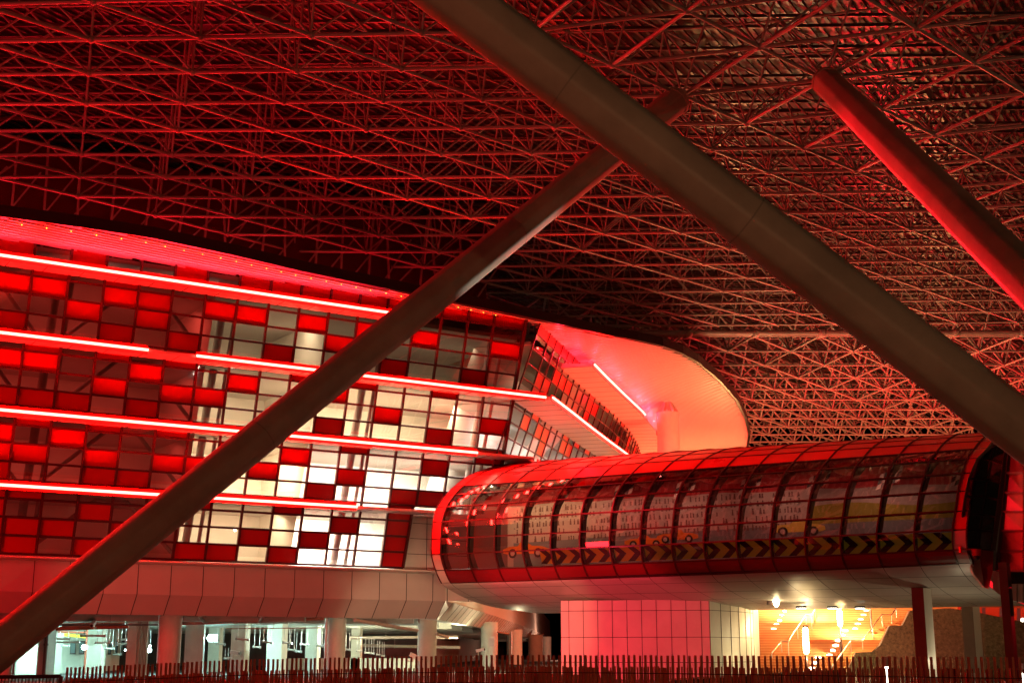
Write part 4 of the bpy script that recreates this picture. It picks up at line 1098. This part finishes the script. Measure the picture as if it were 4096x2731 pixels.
p=aty(1762,2707,70); R=root('car_headlamp',p,'small starry white lamp low behind the fence near the free standing column','lamp'); mb=MB(); mb.ball(p,.10,10,6); mb.build('lens',M['spotl'],R); mb=MB(); mb.tube((p.x,p.y+.2,0),(p.x,p.y+.2,p.z+.15),.08,8); mb.build('post',M['dark'],R)

# ================================================================ UNSEEN LAMPS AND FILLS
RED=(1,.008,.018)
lamp('red_bridge_fill','SPOT',(-3,72,20.5),12000,RED,size=0,to=(14,72,11),spot=1.7)  # extra red spots added to brighten the bridge top
lamp('red_bridge_fill','SPOT',(12,50,24),4500,RED,size=0,to=(12,70,12.5),spot=.6)
lamp('red_facade_fill','AREA',(-34,46,10),5200,RED,size=8,to=(-22,76,14))  # unseen red fill added to even out the left facade
lamp('red_flood_strut','SPOT',(5,64,12),45000,RED,size=0,to=(14.4,45,18.5),spot=.9)
lamp('red_flood_far','POINT',(36,124,9),26000,RED,size=0)
lamp('red_flood_far','POINT',(62,126,9),32000,RED,size=0)
lamp('red_flood_canopy','POINT',(21,100,12),2600,RED,size=0)
lamp('warm_far','POINT',(22,136,10),9000,(1,.44,.14),size=0)
lamp('warm_far','POINT',(50,152,8),13000,(1,.40,.13),size=0)
lamp('camera_side_fill','POINT',(9,-3,5),3800,(1,.48,.22),size=0)  # warm fill put beside the camera to keep strut shadows hidden
lamp('street_lamp_left','POINT',(-22,8,9),3000,(1,.14,.07),size=0)
lamp('warm_bridge_fill','SPOT',(40,66,1.2),1400,(1,.66,.34),size=0,to=(18,78,6),spot=1.3)  # unseen warm spot near the ground, added for belly and pier side
lamp('white_spot_strut','SPOT',(6,66,2),13000,(1,.95,.8),size=0,to=(.5,52.5,18),spot=.36)
lamp('red_flood_pier','SPOT',(-9,62,2.5),17000,(1,.045,.08),size=0,to=(6,80,3.0),spot=.75)
lamp('roof_glimmer','POINT',(38,44,20),900,(1,.62,.3),size=0)
for s0,s1,e in ((-12,0,1150),(1,14,1000),(15,28,480)):
    c=bs((s0+s1)/2,-1.5,ZC+1.0); l=lamp('red_roof_fill','AREA',c,e,RED,size=.35,sizey=s1-s0,to=c+N*8+Vector((0,0,5)))  # hidden red strips added above the canopy to light the roof
    zz=-(N*8+Vector((0,0,5))).normalized(); yy=D; xx=yy.cross(zz).normalized(); l.rotation_euler=Matrix((xx,yy,zz)).transposed().to_euler()
for px,Y,z_,e,c_ in ((60,95,2.2,1500,(.50,1,.86)),(300,93,2.4,1300,(.52,1,.86)),(650,96,2.4,1500,(.52,1,.86)),(900,99,2.4,1500,(.52,1,.86)),(1180,92,2.2,1200,(.70,1,.86)),(1330,104,2.4,1100,(.9,1,.7)),(1560,100,2.3,1500,(1,.88,.55)),(1830,108,2.3,1700,(1,.88,.5)),(2070,104,2.3,900,(1,.85,.5))):
    p=flr(px,Y); p.z=z_; lamp('undercroft_fill','POINT',p,e*(.30 if Y<100.5 and px<1200 else .75),c_,size=0)  # unseen points added to brighten the undercroft and its ceiling
lamp('pier_side_light','POINT',(23,70,1.0),110,(1,.82,.5),size=0)
lamp('column_front_light','SPOT',(-2,60,1.0),4500,(1,.78,.45),size=0,to=(-6,90,2.6),spot=.5)
PK=(1,.020,.045)  # colour of hidden pink fills added to brighten the canopy soffit
for s0,s1,e in ((-12,-1,600),(0,10,620),(10,19.5,520)):
    c=bs((s0+s1)/2,15.45*math.sin(LE)+1.5,zt(15.45)+.40); l=lamp('canopy_pink_fill','AREA',c,e,PK,size=.12,sizey=s1-s0,to=c+Vector((0,0,1)))
    zz=-(Vector((0,0,1))+N*.5).normalized(); l.rotation_euler=Matrix((D.cross(zz).normalized(),D,zz)).transposed().to_euler()
for v in range(3,45,3): lamp('canopy_pink_fill','POINT',k2(v,21.45,1.6 if v>9 else .9),230+10*v,PK,size=0)
lamp('lobe_warm_light','POINT',(25,132,11),2400,(1,.26,.12),size=0)
lamp('stair_fill','POINT',flr(3260,103)+Vector((0,0,5.4)),5200,(1,.66,.28),size=0)  # unseen points added to brighten the flight
lamp('stair_fill','POINT',flr(3420,98)+Vector((0,0,3.6)),2600,(1,.60,.24),size=0)
lamp('low_front_fill','SPOT',(-14,50,1.0),5000,(1,.28,.17),size=0,to=(-12,80,4.2),spot=1.1)  # unseen low spots added to lift soffit and fascia
lamp('low_front_fill','SPOT',(4,64,1.0),2600,(1,.55,.28),size=0,to=(-3,86,4),spot=.8)
for s_ in (-4,3,8,13): lamp('attic_fill','POINT',bs(s_,3.0,zt(15.7)+.7),80,(1,.45,.4),size=0)  # points added to lift the black top panes

lamp('far_soffit_fill','POINT',(9,150,2.2),1800,(1,.5,.32),size=0)  # unseen points added so the far curved wall is not black
lamp('far_soffit_fill','POINT',(9,230,2.5),3500,(1,.5,.32),size=0)
lamp('red_fascia_fill','SPOT',(-36,50,3.5),5000,RED,size=0,to=(-20,78,5.6),spot=.7)  # unseen red spot added to redden the left fascia
